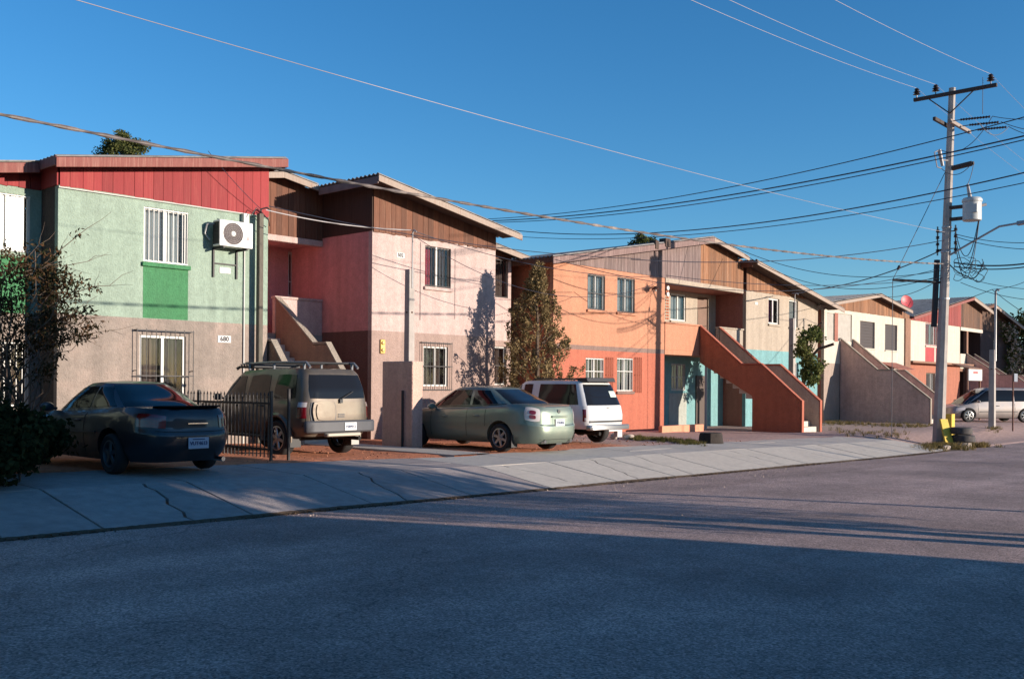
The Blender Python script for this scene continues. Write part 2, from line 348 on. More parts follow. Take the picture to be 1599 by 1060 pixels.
# soil and dead leaves lying in the gutter
M_leaf_litter = mat('gutter_litter', (.09, .055, .03), .95, var=.4, scale=6)
gl = MB(); rl = random.Random(5)
for i in range(5200):
    x = rl.uniform(-6, 33); y = KERB_Y - .02 - abs(rl.gauss(0, .05)); 
    if math.sin(x * 1.7) + math.sin(x * .63 + 2) < -.4 and rl.random() < .8: continue
    z = road_z(x) + .004; s = rl.uniform(.008, .028); t = rl.uniform(0, 6.3); h = rl.uniform(.004, .03)
    c, n_ = math.cos(t) * s, math.sin(t) * s
    gl.add([(x + c, y + n_, z + h), (x - n_, y + c * .5, z), (x - c, y - n_, z + h * .6), (x + n_, y - c * .5, z + .002)], [(0, 1, 2, 3)])
P_ = []
for i in range(800):
    x = -6 + i * .05; a = .035 + .03 * math.sin(x * 2.1) + .025 * math.sin(x * 5.3 + 1) + rl.uniform(0, .03); b = .02 + .03 * max(0, math.sin(x * .9)) + rl.uniform(0, .02)
    z = road_z(x); P_.append([(x, KERB_Y - .04 - max(.01, a), z + .001), (x, KERB_Y - .012, z + .016), (x, KERB_Y + b, walk_z(x, KERB_Y + b) + .006), (x, KERB_Y + b + .03, walk_z(x, KERB_Y + b + .03) - .01)])
gl.grid(P_)
tag(ob('gutter_litter', gl, M_leaf_litter, fix=False), 'dead leaves and soil lying along the kerb line', 'leaf litter', kind='stuff')

gr = MB()
for i in range(5200):
    x = rl.uniform(1, 34); y = 11.1 - abs(rl.gauss(0, 1.0)) * (1 if rl.random() < .55 else 4.5)
    if y < 1: continue
    s = rl.uniform(.003, .011) * (2 if rl.random() < .03 else 1); z = road_z(x) + .04 * (1 - ((y - 5.8) / 5.4) ** 2) + s * .3
    gr.add([(x - s, y - s * .6, z - s * .4), (x + s, y - s * .5, z - s * .4), (x, y + s, z - s * .4), (x + rl.uniform(-s, s) * .4, y, z + s * .7)], [(0, 1, 3), (1, 2, 3), (2, 0, 3)])
tag(ob('road_grit', gr, mat('grit', (.34, .26, .22), .9, var=.4, scale=20), fix=False), 'small stones and grit scattered over the asphalt', 'gravel', kind='stuff')
# ------------------------------------------------------------------ house kit
M_winwhite = mat('white_window_paint', (.56, .545, .51), .5, var=.08, scale=8)
M_windark = mat('dark_window_frame', (.05, .035, .03), .5)
M_iron = mat('black_iron', (.025, .02, .02), .6)
M_rust = mat('rusty_iron', (.13, .05, .03), .8, var=.3, scale=12)
M_glass = glass('window_glass')
M_curt_w = mat('white_curtain', (.36, .37, .37), .9, var=.08, scale=5)
M_curt_r = mat('red_curtain', (.36, .02, .035), .9, var=.15, scale=6)
M_curt_d = mat('dark_curtain', (.06, .05, .05), .9, var=.3, scale=4)
M_curt_b = mat('brown_curtain', (.11, .07, .06), .9, var=.3, scale=4)
M_curt_p = mat('purple_curtain', (.30, .08, .20), .9, var=.15, scale=5)
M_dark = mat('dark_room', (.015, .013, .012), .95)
M_roof = mat('fibre_cement_sheet', (.25, .235, .22), .95, var=.35, scale=1.6, col2=(.13, .12, .115), bump=.3, bscale=20)
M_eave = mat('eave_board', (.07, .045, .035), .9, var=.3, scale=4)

def wall(name, house, m, axis_, a0, a1, z0, z1, p, th, holes=(), flip=1):
    """upright wall with openings. axis 'x': runs along X at Y=p (thickness towards +Y); axis 'y': runs along Y at X=p"""
    cs = sorted({a0, a1} | {min(max(v, a0), a1) for h in holes for v in h[:2]})
    zs = sorted({z0, z1} | {min(max(v, z0), z1) for h in holes for v in h[2:]})
    def solid(i, j):
        if not (0 <= i < len(cs) - 1 and 0 <= j < len(zs) - 1): return False
        c = (cs[i] + cs[i + 1]) / 2; z = (zs[j] + zs[j + 1]) / 2
        return not any(h[0] < c < h[1] and h[2] < z < h[3] for h in holes)
    mb = MB(); P = (lambda c, d, z: (c, p + d, z)) if axis_ == 'x' else (lambda c, d, z: (p + d, c, z))
    t = th * flip
    for i in range(len(cs) - 1):
        for j in range(len(zs) - 1):
            if not solid(i, j): continue
            x0, x1, s0, s1 = cs[i], cs[i + 1], zs[j], zs[j + 1]
            for d in (0, t): mb.add([P(x0, d, s0), P(x1, d, s0), P(x1, d, s1), P(x0, d, s1)], [(0, 1, 2, 3)])
            if not solid(i - 1, j): mb.add([P(x0, 0, s0), P(x0, t, s0), P(x0, t, s1), P(x0, 0, s1)], [(0, 1, 2, 3)])
            if not solid(i + 1, j): mb.add([P(x1, 0, s0), P(x1, t, s0), P(x1, t, s1), P(x1, 0, s1)], [(0, 1, 2, 3)])
            if not solid(i, j - 1): mb.add([P(x0, 0, s0), P(x1, 0, s0), P(x1, t, s0), P(x0, t, s0)], [(0, 1, 2, 3)])
            if not solid(i, j + 1): mb.add([P(x0, 0, s1), P(x1, 0, s1), P(x1, t, s1), P(x0, t, s1)], [(0, 1, 2, 3)])
    bm = bmesh.new(); m_ = mb.mesh('t'); bm.from_mesh(m_); bmesh.ops.remove_doubles(bm, verts=bm.verts, dist=1e-4); bm.to_mesh(m_); bm.free()
    mb = MB(); mb.add([v.co for v in m_.vertices], [tuple(q.vertices) for q in m_.polygons])
    return ob(name, mb, m, house)

def curtain(house, x0, x1, z0, z1, y, m, folds=9, amp=.025, name='curtain'):
    mb = MB(); n = folds * 6; ph = random.uniform(0, 6)
    mb.grid([[(lerp(x0, x1, i / n), y + amp * math.sin(i / n * folds * 6.283 + ph + .4 * math.sin(i)), z) for i in range(n + 1)] for z in (z0, z1)])
    return ob(name, mb, m, house, smooth=60, fix=False)

def window(house, x0, x1, z0, z1, Y, fm=None, curt=(), mull=1, grille=None, sill=None, hbars=(), recess=.09, fw=.05, gm=None, gout=.06, cage=0, bars=7, flip=1):
    """sliding window set in a wall that faces -Y; curt: (material, from, to) in fractions of the width"""
    fm = fm or M_winwhite; y = Y + recess; mb = MB()
    mb.box(x0, x1, y, y + .05, z0, z0 + fw); mb.box(x0, x1, y, y + .05, z1 - fw, z1)
    mb.box(x0, x0 + fw, y + .001, y + .049, z0 + fw, z1 - fw); mb.box(x1 - fw, x1, y + .001, y + .049, z0 + fw, z1 - fw)
    w = ob('window', mb, fm, house, bevel=.004)
    xs = [x0 + fw + (x1 - x0 - 2 * fw) * k / (mull + 1) for k in range(mull + 2)]
    for k in range(1, mull + 1):
        q = MB(); q.box(xs[k] - fw * .55, xs[k] + fw * .55, y - .004, y + .045, z0 + fw, z1 - fw); ob('mullion', q, fm, w)
    for k in range(mull + 1):
        q = MB(); q.box(xs[k] + .002, xs[k + 1] - .002, y + .018 + .006 * (k % 2), y + .022 + .006 * (k % 2), z0 + fw, z1 - fw); ob('pane', q, M_glass, w)
    for cm, f0, f1 in curt:
        curtain(w, lerp(x0, x1, f0) + .02, lerp(x0, x1, f1) - .02, z0 + .01, z1 - .02, y + .14, cm, folds=max(3, int((x1 - x0) * (f1 - f0) * 9)))
    if grille:
        gm = gm or fm; q = MB(); yb = Y - gout if cage else Y + recess * .35
        g0, g1, h0, h1 = (x0 - cage, x1 + cage, z0 - cage, z1 + cage) if cage else (x0, x1, z0, z1)
        n = bars
        for k in range(n + 1):
            xx = lerp(g0 + .012, g1 - .012, k / n); q.box(xx - .007, xx + .007, yb - .007, yb + .007, h0, h1)
        for f in (hbars or (0.02, .98)):
            zz = lerp(h0, h1, f); q.box(g0, g1, yb - .018, yb - .0075, zz - .013, zz + .013)
        if cage:
            for xx in (g0 + .01, g1 - .01):
                for f in (.02, .5, .98): q.box(xx - .01, xx + .01, yb + .0075, Y + .01, lerp(h0, h1, f) - .01, lerp(h0, h1, f) + .01)
        ob('grille', q, gm, w)
    if sill: 
        q = MB(); q.box(x0 - .05, x1 + .05, Y - .07, Y + recess - .002, z0 - .1, z0 - .003); ob('sill', q, sill, house, bevel=.01)
    return w

def planks(house, xa, xb, zbot, ztop, Y, wdt, m, rag=.015, th=.022, depth=.0, back=True, name='plank'):
    """boards side by side, each a piece of its own, cut to the slope of the roof"""
    n = max(1, round((xb - xa) / wdt)); r = random.Random(int(xa * 100) + n)
    edges = [xa + (xb - xa) * (k + (r.uniform(-.12, .12) if 0 < k < n else 0)) / n for k in range(n + 1)]
    for a, b in zip(edges, edges[1:]):
        a += .004; b -= .004; y = Y - r.uniform(.0, .012); zb0 = zbot(a) - r.uniform(0, rag); zb1 = zbot(b) - r.uniform(0, rag)
        mb = MB(); mb.hexa([(a, y - th, zb0), (b, y - th, zb1), (b, y, zb1), (a, y, zb0)], [(a, y - th, ztop(a)), (b, y - th, ztop(b)), (b, y, ztop(b)), (a, y, ztop(a))])
        ob(name, mb, m, house)
    if back:
        mb = MB(); k = .06
        xs_ = [xa] + [x for x in (16.1, 35.0) if xa < x < xb] + [xb]
        poly = [(x, zbot(x) - .02) for x in (xa + .01, xb - .01)] + [(x, ztop(x) - .01) for x in (xb - .01,) + tuple(x for x in xs_[1:-1][::-1]) + (xa + .01,)]
        mb.prism(poly, 'y', Y + .004, Y + k); ob('siding_backing', mb, M_dark, house)

def roof(house, xa, xb, y0, y1, zf, m=None, name='roof', amp=.026, per=.177, th=.012, nx=8):
    """corrugated sheeting, the waves running down the slope"""
    n = max(6, int((y1 - y0) / per * 6)); mb = MB()
    xs = [lerp(xa, xb, i / nx) for i in range(nx + 1)]
    for off in (0, th):
        mb.grid([[(x, lerp(y0, y1, j / n), zf(x) + off + amp * math.sin(lerp(y0, y1, j / n) / per * 6.283)) for j in range(n + 1)] for x in xs])
    w = n + 1; b = len(xs) * w; F = []
    for j in range(n):
        F.append((j, j + 1, b + j + 1, b + j)); e = nx * w; F.append((e + j, e + j + 1, b + e + j + 1, b + e + j))
    for i in range(nx):
        F.append((i * w, (i + 1) * w, b + (i + 1) * w, b + i * w)); F.append((i * w + n, (i + 1) * w + n, b + (i + 1) * w + n, b + i * w + n))
    mb.f += F
    return ob(name, mb, m or M_roof, house, smooth=50)

def fascia(house, xa, xb, Y, zf, m, h=.2, th=.04, name='fascia', drop=.035):
    mb = MB(); a, b = zf(xa) - drop, zf(xb) - drop
    mb.hexa([(xa, Y, a - h), (xb, Y, b - h), (xb, Y + th, b - h), (xa, Y + th, a - h)], [(xa, Y, a), (xb, Y, b), (xb, Y + th, b), (xa, Y + th, a)])
    return ob(name, mb, m, house, bevel=.006)
def side_fascia(house, X, y0, y1, z, m, h=.18, th=.035, name='fascia'):
    mb = MB(); mb.box(X, X + th, y0, y1, z - .035 - h, z - .035); return ob(name, mb, m, house, bevel=.006)
def soffit(house, xa, xb, y0, y1, zf, m=None):
    mb = MB(); 
    mb.hexa([(xa, y0, zf(xa) - .07), (xb, y0, zf(xb) - .07), (xb, y1, zf(xb) - .07), (xa, y1, zf(xa) - .07)], [(xa, y0, zf(xa) - .05), (xb, y0, zf(xb) - .05), (xb, y1, zf(xb) - .05), (xa, y1, zf(xa) - .05)])
    return ob('soffit', mb, m or M_eave, house)

def stair(house, xl, xr, ytop, yend, ztop, m_l, m_cap, base, m_r=None, th=.14, flat=(.43, .62), under=True, cap=True, solid_from=.42):
    """flight from a first-floor landing down towards the street between two parapets with a level break half-way"""
    run = ytop - yend
    # parapet top line (distance out from the landing, height)
    zf = base + 2.55; ze = base + .98 + .17
    top = [(0, ztop), (run * flat[0], zf), (run * flat[1], zf), (run, ze)]
    for X, mm in ((xl, m_l), (xr - th, m_r or m_l)):
        if under:
            s0 = run * solid_from
            poly = [(ytop - d, z) for d, z in top] + [(yend, base - .1), (ytop - s0 - .5, base - .1), (ytop - s0 - .5, base + 1.35), (ytop, ztop - 1.45)]
        else:
            poly = [(ytop - d, z) for d, z in top] + [(yend, base - .1), (ytop, base - .1)]
        mb = MB(); mb.prism(poly, 'x', X, X + th); ob('stair_wall', mb, mm, house, bevel=.025)
        if cap:
            q = MB()
            for (d0, z0), (d1, z1) in zip(top, top[1:]):
                q.hexa([(X - .02, ytop - d0, z0 + .003), (X + th + .02, ytop - d0, z0 + .003), (X + th + .02, ytop - d1, z1 + .003), (X - .02, ytop - d1, z1 + .003)], [(X - .02, ytop - d0, z0 + .06), (X + th + .02, ytop - d0, z0 + .06), (X + th + .02, ytop - d1, z1 + .06), (X - .02, ytop - d1, z1 + .06)])
            q.box(X - .012, X + th + .012, yend - .03, yend - .002, base - .1, ze + .055)
            ob('coping', q, m_cap, house)
    nst = 15; zt = ztop - .95
    for k in range(nst):
        z1 = base + (zt - base) * (k + 1) / (nst + 1); y0 = yend + .12 + (run - .12) * k / nst; y1 = yend + .12 + (run - .12) * (k + 1) / nst
        q = MB(); q.box(xl + th + .002, xr - th - .002, y0 - .02, y1, z1 - (.34 if k > 2 else z1 - base + .05), z1); ob('step', q, M_conc, house, bevel=.008)

def number_plate(name, label, Xc, Z, Y, txt, w=.34, h=.16):
    t = thing(name, (Xc, Y, Z), label, 'house number')
    q = MB(); q.box(Xc - w / 2, Xc + w / 2, Y - .015, Y - .001, Z, Z + h); ob('plate', q, M_winwhite, t, bevel=.003)
    if txt: text_part(txt, h * .95, (Xc, Y - .018, Z + h / 2), (1, 0, 0), (0, 0, 1), mat('black_paint', (.03, .03, .04), .7), t)
    return t
# ------------------------------------------------------------------ the green and pink house
FY = 21.5                                  # line of the house fronts
SZ = 5.69                                  # top of the rendered walls
def X_(px, py=430, Y=FY): return onY(px, py, Y).x
def Z_(px, py, Y=FY): return onY(px, py, Y).z
G_green = stucco('green_render', (0.248, 0.317, 0.253)); G_dgreen = stucco('dark_green_render', (0.052, 0.188, 0.079))
G_dado = stucco('brown_dado_render', (0.240, 0.197, 0.168), var=.16, col2=(.42, .31, .26))
P_pink = stucco('pink_render', (0.460, 0.340, 0.308)); P_dado = stucco('dusty_pink_dado', (0.317, 0.224, 0.190), var=.12)
P_red = stucco('dark_pink_render', (0.552, 0.248, 0.235))
P_trim = stucco('terracotta_render', (0.344, 0.132, 0.084))
W_red = wood('red_painted_board', (.235, .024, .026), var=.2, rnd=.16, col2=(.30, .06, .05)); W_red2 = wood('worn_red_board', (.20, .062, .05), var=.35, rnd=.05, col2=(.30, .14, .11))
W_brown = wood('brown_stained_board', (.12, .044, .022), var=.4, rnd=.28, col2=(.16, .075, .045))
W_grey = wood('weathered_pale_board', (.30, .235, .19), var=.3, rnd=.05, col2=(.25, .15, .11))
gx0, gx1 = X_(90, 430), X_(418, 430); px0, px1 = X_(581, 430), X_(773.5, 430)
SB = 22.9; SBL = 22.35                      # set-back wings
REC = 23.8                                 # front of the balcony between the two halves
RX = 16.1
rz = lambda x: 7.40 - .165 * abs(x - RX)
base = 0.0
A = thing('apartment_house', (RX, 26, 0), 'two-storey apartment house, left half green with red boards, right half pink with brown boards', 'house')
BK = 31.0
zd = Z_(280, 500)                           # top of the dado
# openings, measured along the front
gw_u = (X_(224), X_(293), Z_(258, 412), Z_(258, 327)); gw_l = (X_(219), X_(291), 0.95, Z_(255, 524))
wall('green_wall', A, G_green, 'x', gx0, gx1, zd, SZ, FY, .16, [gw_u]); wall('dado_wall', A, G_dado, 'x', gx0, gx1, -.2, zd - .0005, FY, .16, [gw_l])
wall('side_wall', A, stucco('shade_dark_side', (0.055, 0.045, 0.04)), 'y', FY + .161, SBL, -.2, SZ, gx0, .16); wall('side_wall', A, P_red, 'y', FY + .161, BK, -.2, SZ, gx1 - .16, .159)  # left end wall: its shade is put into a near-black brown
lw0 = onY(-40, 400, SBL).x
lwin = (onY(-30, 350, SBL).x, onY(47, 350, SBL).x, onY(20, 393, SBL).z, onY(20, 303, SBL).z)
wall('green_wall', A, G_green, 'x', lw0 - 1, gx0, zd, SZ, SBL, .16, [lwin]); wall('dado_wall', A, G_dado, 'x', lw0 - 1, gx0, -.2, zd - .0005, SBL, .16, [(lwin[0], lwin[1], .95, 2.35)])
window(A, *lwin, SBL, curt=[(M_curt_w, .5, .98), (M_curt_w, 0, .5)], grille=1, bars=8, recess=.05)
window(A, lwin[0], lwin[1], .95, 2.35, SBL, curt=[(M_curt_b, 0, 1)], grille=1, bars=8)
q = MB(); q.box(lwin[0], lwin[1], SBL - .004, SBL - .001, zd + .01, lwin[2] - .1); ob('painted_panel', q, G_dgreen, A)
# green front: window with a painted panel below, barred window downstairs
window(A, *gw_u, FY, curt=[(M_curt_w, 0, .52), (M_curt_w, .48, .86)], grille=1, bars=9, sill=G_dgreen, recess=.05, fw=.06)
q = MB(); q.box(gw_u[0] - .01, gw_u[1] + .01, FY - .004, FY - .001, zd + .01, gw_u[2] - .1); ob('painted_panel', q, G_dgreen, A)
window(A, *gw_l, FY, curt=[(M_curt_b, 0, .47), (M_curt_d, .5, 1)], grille=1, cage=.14, bars=6, gm=M_iron, hbars=(.02, .44, .98), gout=.12, recess=.04, fw=.06)
# a thin cornice strip where render meets boards
q = MB(); q.box(gx0, gx1, FY - .03, FY - .001, SZ - .05, SZ - .005); ob('cornice', q, G_green, A)
ztop = lambda x: rz(x) - .09
planks(A, gx0 + .02, gx1, lambda x: SZ - .0, ztop, FY - .002, .235, W_red, rag=.03)
planks(A, lw0 - 1, gx0 - .02, lambda x: SZ - .0, ztop, SBL - .002, .235, W_red, rag=.03)
q = MB(); q.hexa([(gx0 - .03, FY, SZ), (gx0, FY, SZ), (gx0, SBL, SZ), (gx0 - .03, SBL, SZ)], [(gx0 - .03, FY, ztop(gx0)), (gx0, FY, ztop(gx0)), (gx0, SBL, ztop(gx0)), (gx0 - .03, SBL, ztop(gx0))]); ob('side_board', q, W_red, A)
# pink front
SZG = SZ; SZ = SZP_ = (Z_(581, 358) + Z_(773, 389.5)) / 2
pw_u = (X_(663.5), X_(704), Z_(684, 449), Z_(684, 386)); pw_l = (X_(661, 570), X_(699, 570), Z_(680, 603), Z_(680, 541))
zp = Z_(690, 522)
wall('pink_wall', A, P_pink, 'x', px0, px1, zp, SZ, FY, .16, [pw_u]); wall('dado_wall', A, P_dado, 'x', px0, px1, -.2, zp - .0005, FY, .16, [pw_l])
wall('side_wall', A, P_red, 'y', FY + .161, BK, zp, SZ, px0, .16); wall('dado_wall', A, stucco('maroon_dado', (0.156, 0.074, 0.060)), 'y', FY + .161, BK, -.2, zp - .0005, px0, .16)
wall('side_wall', A, P_pink, 'y', FY + .161, SB + .001, -.2, SZ, px1, .16, flip=-1)
rx1 = onY(798, 450, SB).x
rw_u = (px1 + .12, onY(793.5, 430, SB).x, onY(784, 465, SB).z, onY(784, 405, SB).z); rw_l = (px1 + .12, onY(791, 570, SB).x, onY(784, 601, SB).z, onY(784, 541, SB).z)
wall('pink_wall', A, P_pink, 'x', px1, rx1, zp, SZ, SB, .16, [rw_u]); wall('dado_wall', A, P_dado, 'x', px1, rx1, -.2, zp - .0005, SB, .16, [rw_l])
wall('side_wall', A, P_red, 'y', SB + .161, BK, -.2, SZ, rx1, .16, flip=-1)
window(A, *rw_u, SB, fm=M_windark, curt=[(M_curt_b, 0, 1)], grille=1, bars=6, gm=M_iron); window(A, *rw_l, SB, curt=[(M_curt_b, 0, 1)], mull=0, grille=1, bars=5, gm=M_iron, hbars=(.05, .5, .95))
window(A, *pw_u, FY, fm=M_windark, curt=[(M_curt_r, .02, .38), (M_curt_b, .5, 1), (M_curt_w, .40, .5)], grille=1, bars=8, gm=M_iron, hbars=(.03,), sill=P_pink, recess=.05)
q = MB(); q.box(lerp(pw_u[0], pw_u[1], .43), lerp(pw_u[0], pw_u[1], .5), FY + .03, FY + .06, pw_u[2], pw_u[3]); ob('window_stile', q, M_winwhite, A)
window(A, *pw_l, FY, curt=[(M_curt_d, 0, .5), (M_curt_b, .5, 1)], grille=1, cage=.13, bars=7, gm=M_iron, hbars=(.02, .5, .98), recess=.04)
planks(A, px0 + .02, px1 - .01, lambda x: SZP_ - .02, ztop, FY - .002, .21, W_brown, rag=.05)
planks(A, px1, rx1 - .01, lambda x: SZP_ - .02, ztop, SB - .002, .21, W_brown, rag=.05)
SZP = SZ; SZ = SZG
# the balcony between: brown boards above a beam, barred window behind, parapet and stair
W_dk = wood('shade_dark_board', (.04, .02, .013), var=.4, rnd=.3)  # brown board colour darkened to stand for the shade in the recess
planks(A, gx1 + .0, px0, lambda x: SZ - .03, ztop, REC, .2, W_brown)
q = MB(); q.box(gx1, px0, REC - .06, REC + .12, SZ - .2, SZ - .03); ob('beam', q, P_pink, A, bevel=.01)
q = MB(); q.box(gx1 + .001, px0 - .001, REC - .05, 26.4, 2.72, 2.9); ob('balcony_floor', q, M_conc2, A)
q = MB(); q.box(gx1 + .001, px0 - .001, REC + .08, 26.4, SZ - .14, SZ - .06); ob('balcony_ceiling', q, P_red, A)
bw = 25.3
bwin = (onY(450, 430, bw).x, onY(481, 430, bw).x, onY(465, 466, bw).z, onY(465, 395, bw).z)
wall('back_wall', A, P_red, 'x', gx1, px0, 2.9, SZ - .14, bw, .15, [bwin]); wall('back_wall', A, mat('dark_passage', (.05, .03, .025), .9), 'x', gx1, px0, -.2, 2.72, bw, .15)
window(A, *bwin, bw, curt=[(M_curt_b, 0, 1)], grille=1, bars=7, gm=M_winwhite, hbars=(.05, .35, .95), recess=.03)
xs0, xs1 = gx1 + .06, 16.25
q = MB(); q.box(xs1 - .14, px0 - .001, REC - .05, REC + .1, 2.9, 3.88); ob('parapet', q, P_pink, A, bevel=.01)
q = MB(); q.box(xs1 - .17, px0 - .002, REC - .08, REC + .13, 3.883, 3.95); ob('coping', q, P_pink, A, bevel=.01)
A_stair = stucco('brown_stair_render', (0.230, 0.152, 0.110)); A_cap = stucco('pale_coping', (0.293, 0.245, 0.196))
stair(A, xs0, xs1, REC - .06, 20.2, 3.88, A_stair, A_cap, 0.0, under=False, flat=(.5, .66))
# roofs with eave boards
ov = .5
roof(A, lw0 - 1.6, gx0 - .25, SBL - ov, BK + .4, rz); roof(A, gx0 - .25, gx1 + .22, FY - ov, BK + .4, rz); roof(A, gx1 + .22, RX, REC - .45, BK + .4, rz)
roof(A, RX, px0 - .45, REC - .45, BK + .4, rz); ovp = .8; rzp = lambda x: rz(x) - .06
roof(A, px0 - .45, px1 + .35, FY - ovp, BK + .4, rzp); roof(A, px1 + .35, rx1 + .45, SB - ov, BK + .4, rz)
for a, b, y, m in ((lw0 - 1.6, gx0 - .25, SBL - ov, W_red2), (gx0 - .26, gx1 + .24, FY - ov, W_red2), (gx1 + .24, RX, REC - .45, W_grey), (RX, px0 - .45, REC - .45, W_grey), (px1 + .36, rx1 + .46, SB - ov, W_grey)):
    fascia(A, a, b, y - .02, rz, m, h=.21 if m is W_red2 else .17)
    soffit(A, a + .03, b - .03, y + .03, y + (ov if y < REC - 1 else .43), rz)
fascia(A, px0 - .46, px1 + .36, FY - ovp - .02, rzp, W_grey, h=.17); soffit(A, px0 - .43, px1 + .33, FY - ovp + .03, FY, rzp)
side_fascia(A, gx0 - .26, FY - ov + .03, SBL - ov, rz(gx0), W_red2, h=.2); side_fascia(A, gx1 + .2, FY - ov + .03, REC - .45, rz(gx1), W_brown)
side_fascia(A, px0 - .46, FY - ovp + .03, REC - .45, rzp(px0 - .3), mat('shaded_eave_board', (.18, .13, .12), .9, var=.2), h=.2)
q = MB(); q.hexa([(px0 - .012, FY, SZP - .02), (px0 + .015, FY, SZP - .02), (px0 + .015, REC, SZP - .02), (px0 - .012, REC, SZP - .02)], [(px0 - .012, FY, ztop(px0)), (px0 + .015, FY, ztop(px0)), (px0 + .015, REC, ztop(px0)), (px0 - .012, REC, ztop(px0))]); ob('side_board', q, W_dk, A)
q = MB(); q.hexa([(gx1 - .015, FY, SZ - .02), (gx1 + .012, FY, SZ - .02), (gx1 + .012, REC, SZ - .02), (gx1 - .015, REC, SZ - .02)], [(gx1 - .015, FY, ztop(gx1)), (gx1 + .012, FY, ztop(gx1)), (gx1 + .012, REC, ztop(gx1)), (gx1 - .015, REC, ztop(gx1))]); ob('side_board', q, W_brown, A)
# closed back and inner ceiling keep the rooms dark
q = MB(); q.prism([(lw0 - 1, -.2), (rx1, -.2), (rx1, rz(rx1) - .1), (RX, 7.2), (lw0 - 1, rz(lw0) - .1)], 'y', BK - .1, BK); ob('rear_wall', q, P_pink, A)
q = MB(); q.box(lw0 - 1, lw0 - .85, SBL + .17, BK - .1, -.2, SZ); ob('end_wall', q, G_green, A)
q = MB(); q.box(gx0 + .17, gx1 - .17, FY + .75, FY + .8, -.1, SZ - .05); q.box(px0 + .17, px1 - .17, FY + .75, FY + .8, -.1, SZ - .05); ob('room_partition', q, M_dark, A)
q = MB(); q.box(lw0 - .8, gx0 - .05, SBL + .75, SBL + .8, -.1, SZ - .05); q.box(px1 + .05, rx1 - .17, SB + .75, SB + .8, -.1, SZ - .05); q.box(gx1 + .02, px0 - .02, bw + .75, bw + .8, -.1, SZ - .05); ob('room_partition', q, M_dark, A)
# pipes on the wall
q = MB(); xp = X_(380, 480); q.tube([(xp, FY - .03, .0), (xp, FY - .03, 5.0)], .018); ob('water_pipe', q, M_winwhite, A)
q = MB(); q.tube([onY(92, 292, FY - .045), onY(384, 334, FY - .045)], .012); ob('conduit', q, M_winwhite, A)
xp = X_(656, 450); q = MB(); q.tube([(xp, FY - .02, Z_(656, 378)), (xp, FY - .02, Z_(656, 500))], .008); xp = X_(710, 450); q.tube([(xp, FY - .02, Z_(710, 388)), (xp, FY - .02, Z_(710, 498))], .006); ob('wall_cable', q, mat('grey_cable', (.3, .25, .23), .7), A)

number_plate('house_number_sign', 'white house number plate reading 680 on brown dado of green house', X_(350, 531), Z_(350, 535), FY, '680', .36, .17)
number_plate('house_number_sign', 'faded white number plate on green wall below the air conditioner', X_(351, 423), Z_(351, 427), FY, '', .30, .14)
number_plate('house_number_sign', 'pale number plate on pink wall left of the red-curtained window', X_(625, 400), Z_(625, 403), FY, '502', .30, .15)
# brass-coloured wall lamp on the pink wall
wl = thing('wall_lamp', onY(596.5, 552, FY), 'narrow golden wall lamp on pink wall beside brown meter wall', 'lamp')
c = onY(596.5, 541, FY); q = MB(); q.box(c.x - .09, c.x + .09, FY - .05, FY - .002, c.z - .2, c.z + .2); ob('back_plate', q, mat('golden_paint', (.55, .33, .09), .4, metal=.3), wl, bevel=.02)
q = MB(); 
for dz in (-.1, .1): q.lathe([(.02, -.1), (.055, -.085), (.06, -.05)], (c.x, FY, c.z + dz), 'y', 14)
ob('bulb_cover', q, mat('amber_cover', (.6, .42, .12), .3), wl, smooth=40)
# ------------------------------------------------------------------ the orange and cream house
O_or = stucco('orange_render', (0.44, 0.20, 0.118), var=.12, streak=.1); O_lo = stucco('deep_orange_render', (0.386, 0.115, 0.069), var=.1)
O_sh = stucco('brick_orange_render', (0.368, 0.120, 0.060)); O_band = stucco('grey_band_paint', (0.203, 0.132, 0.109))
O_cr = stucco('cream_render', (0.365, 0.30, 0.235), var=.1); O_tq = stucco('turquoise_render', (0.156, 0.313, 0.322)); O_red = stucco('rust_render', (0.313, 0.120, 0.087))
W_gp = wood('grey_weathered_board', (.15, .10, .092), var=.4, rnd=.2, col2=(.25, .185, .17)); W_ob = wood('sun_bleached_brown_board', (.20, .085, .037), var=.45, rnd=.3, col2=(.24, .135, .08))
bz = -.2
BX = 35.0
rb = lambda x: 7.52 - .178 * abs(x - BX)
rb2 = lambda x: 7.36 - .178 * abs(x - BX)
B = thing('apartment_house', (BX, 26, bz), 'two-storey apartment house, orange left half and cream right half with turquoise base', 'house')
ox0, ox1 = X_(864, 470), X_(1038, 470); cx0, cx1 = X_(1165, 500), X_(1277, 500)
ztb = lambda x: rb(x) - .09
zb1, zb2 = Z_(950, 548), Z_(950, 541)
h = [(X_(917.5), X_(945), Z_(931, 484), Z_(931, 429)), (X_(964), X_(991.5), Z_(978, 488), Z_(978, 434)),
     (X_(914.5, 585), X_(942.5, 585), Z_(930, 600), Z_(930, 559)), (X_(963.5, 585), X_(988, 585), Z_(976, 611), Z_(976, 559))]
h[2] = (h[2][0], h[2][1], h[3][2], h[2][3])
wall('orange_wall', B, O_or, 'x', ox0, ox1, zb2, SZ, FY, .16, h[:2]); wall('painted_band', B, O_band, 'x', ox0, ox1, zb1, zb2 - .0005, FY, .16); wall('lower_wall', B, O_lo, 'x', ox0, ox1, bz - .2, zb1 - .0005, FY, .16, h[2:])
wall('side_wall', B, O_sh, 'y', FY + .161, BK, bz - .2, SZ, ox0, .16); wall('side_wall', B, O_sh, 'y', FY + .161, 24.5, bz - .2, SZ, ox1, .16, flip=-1)
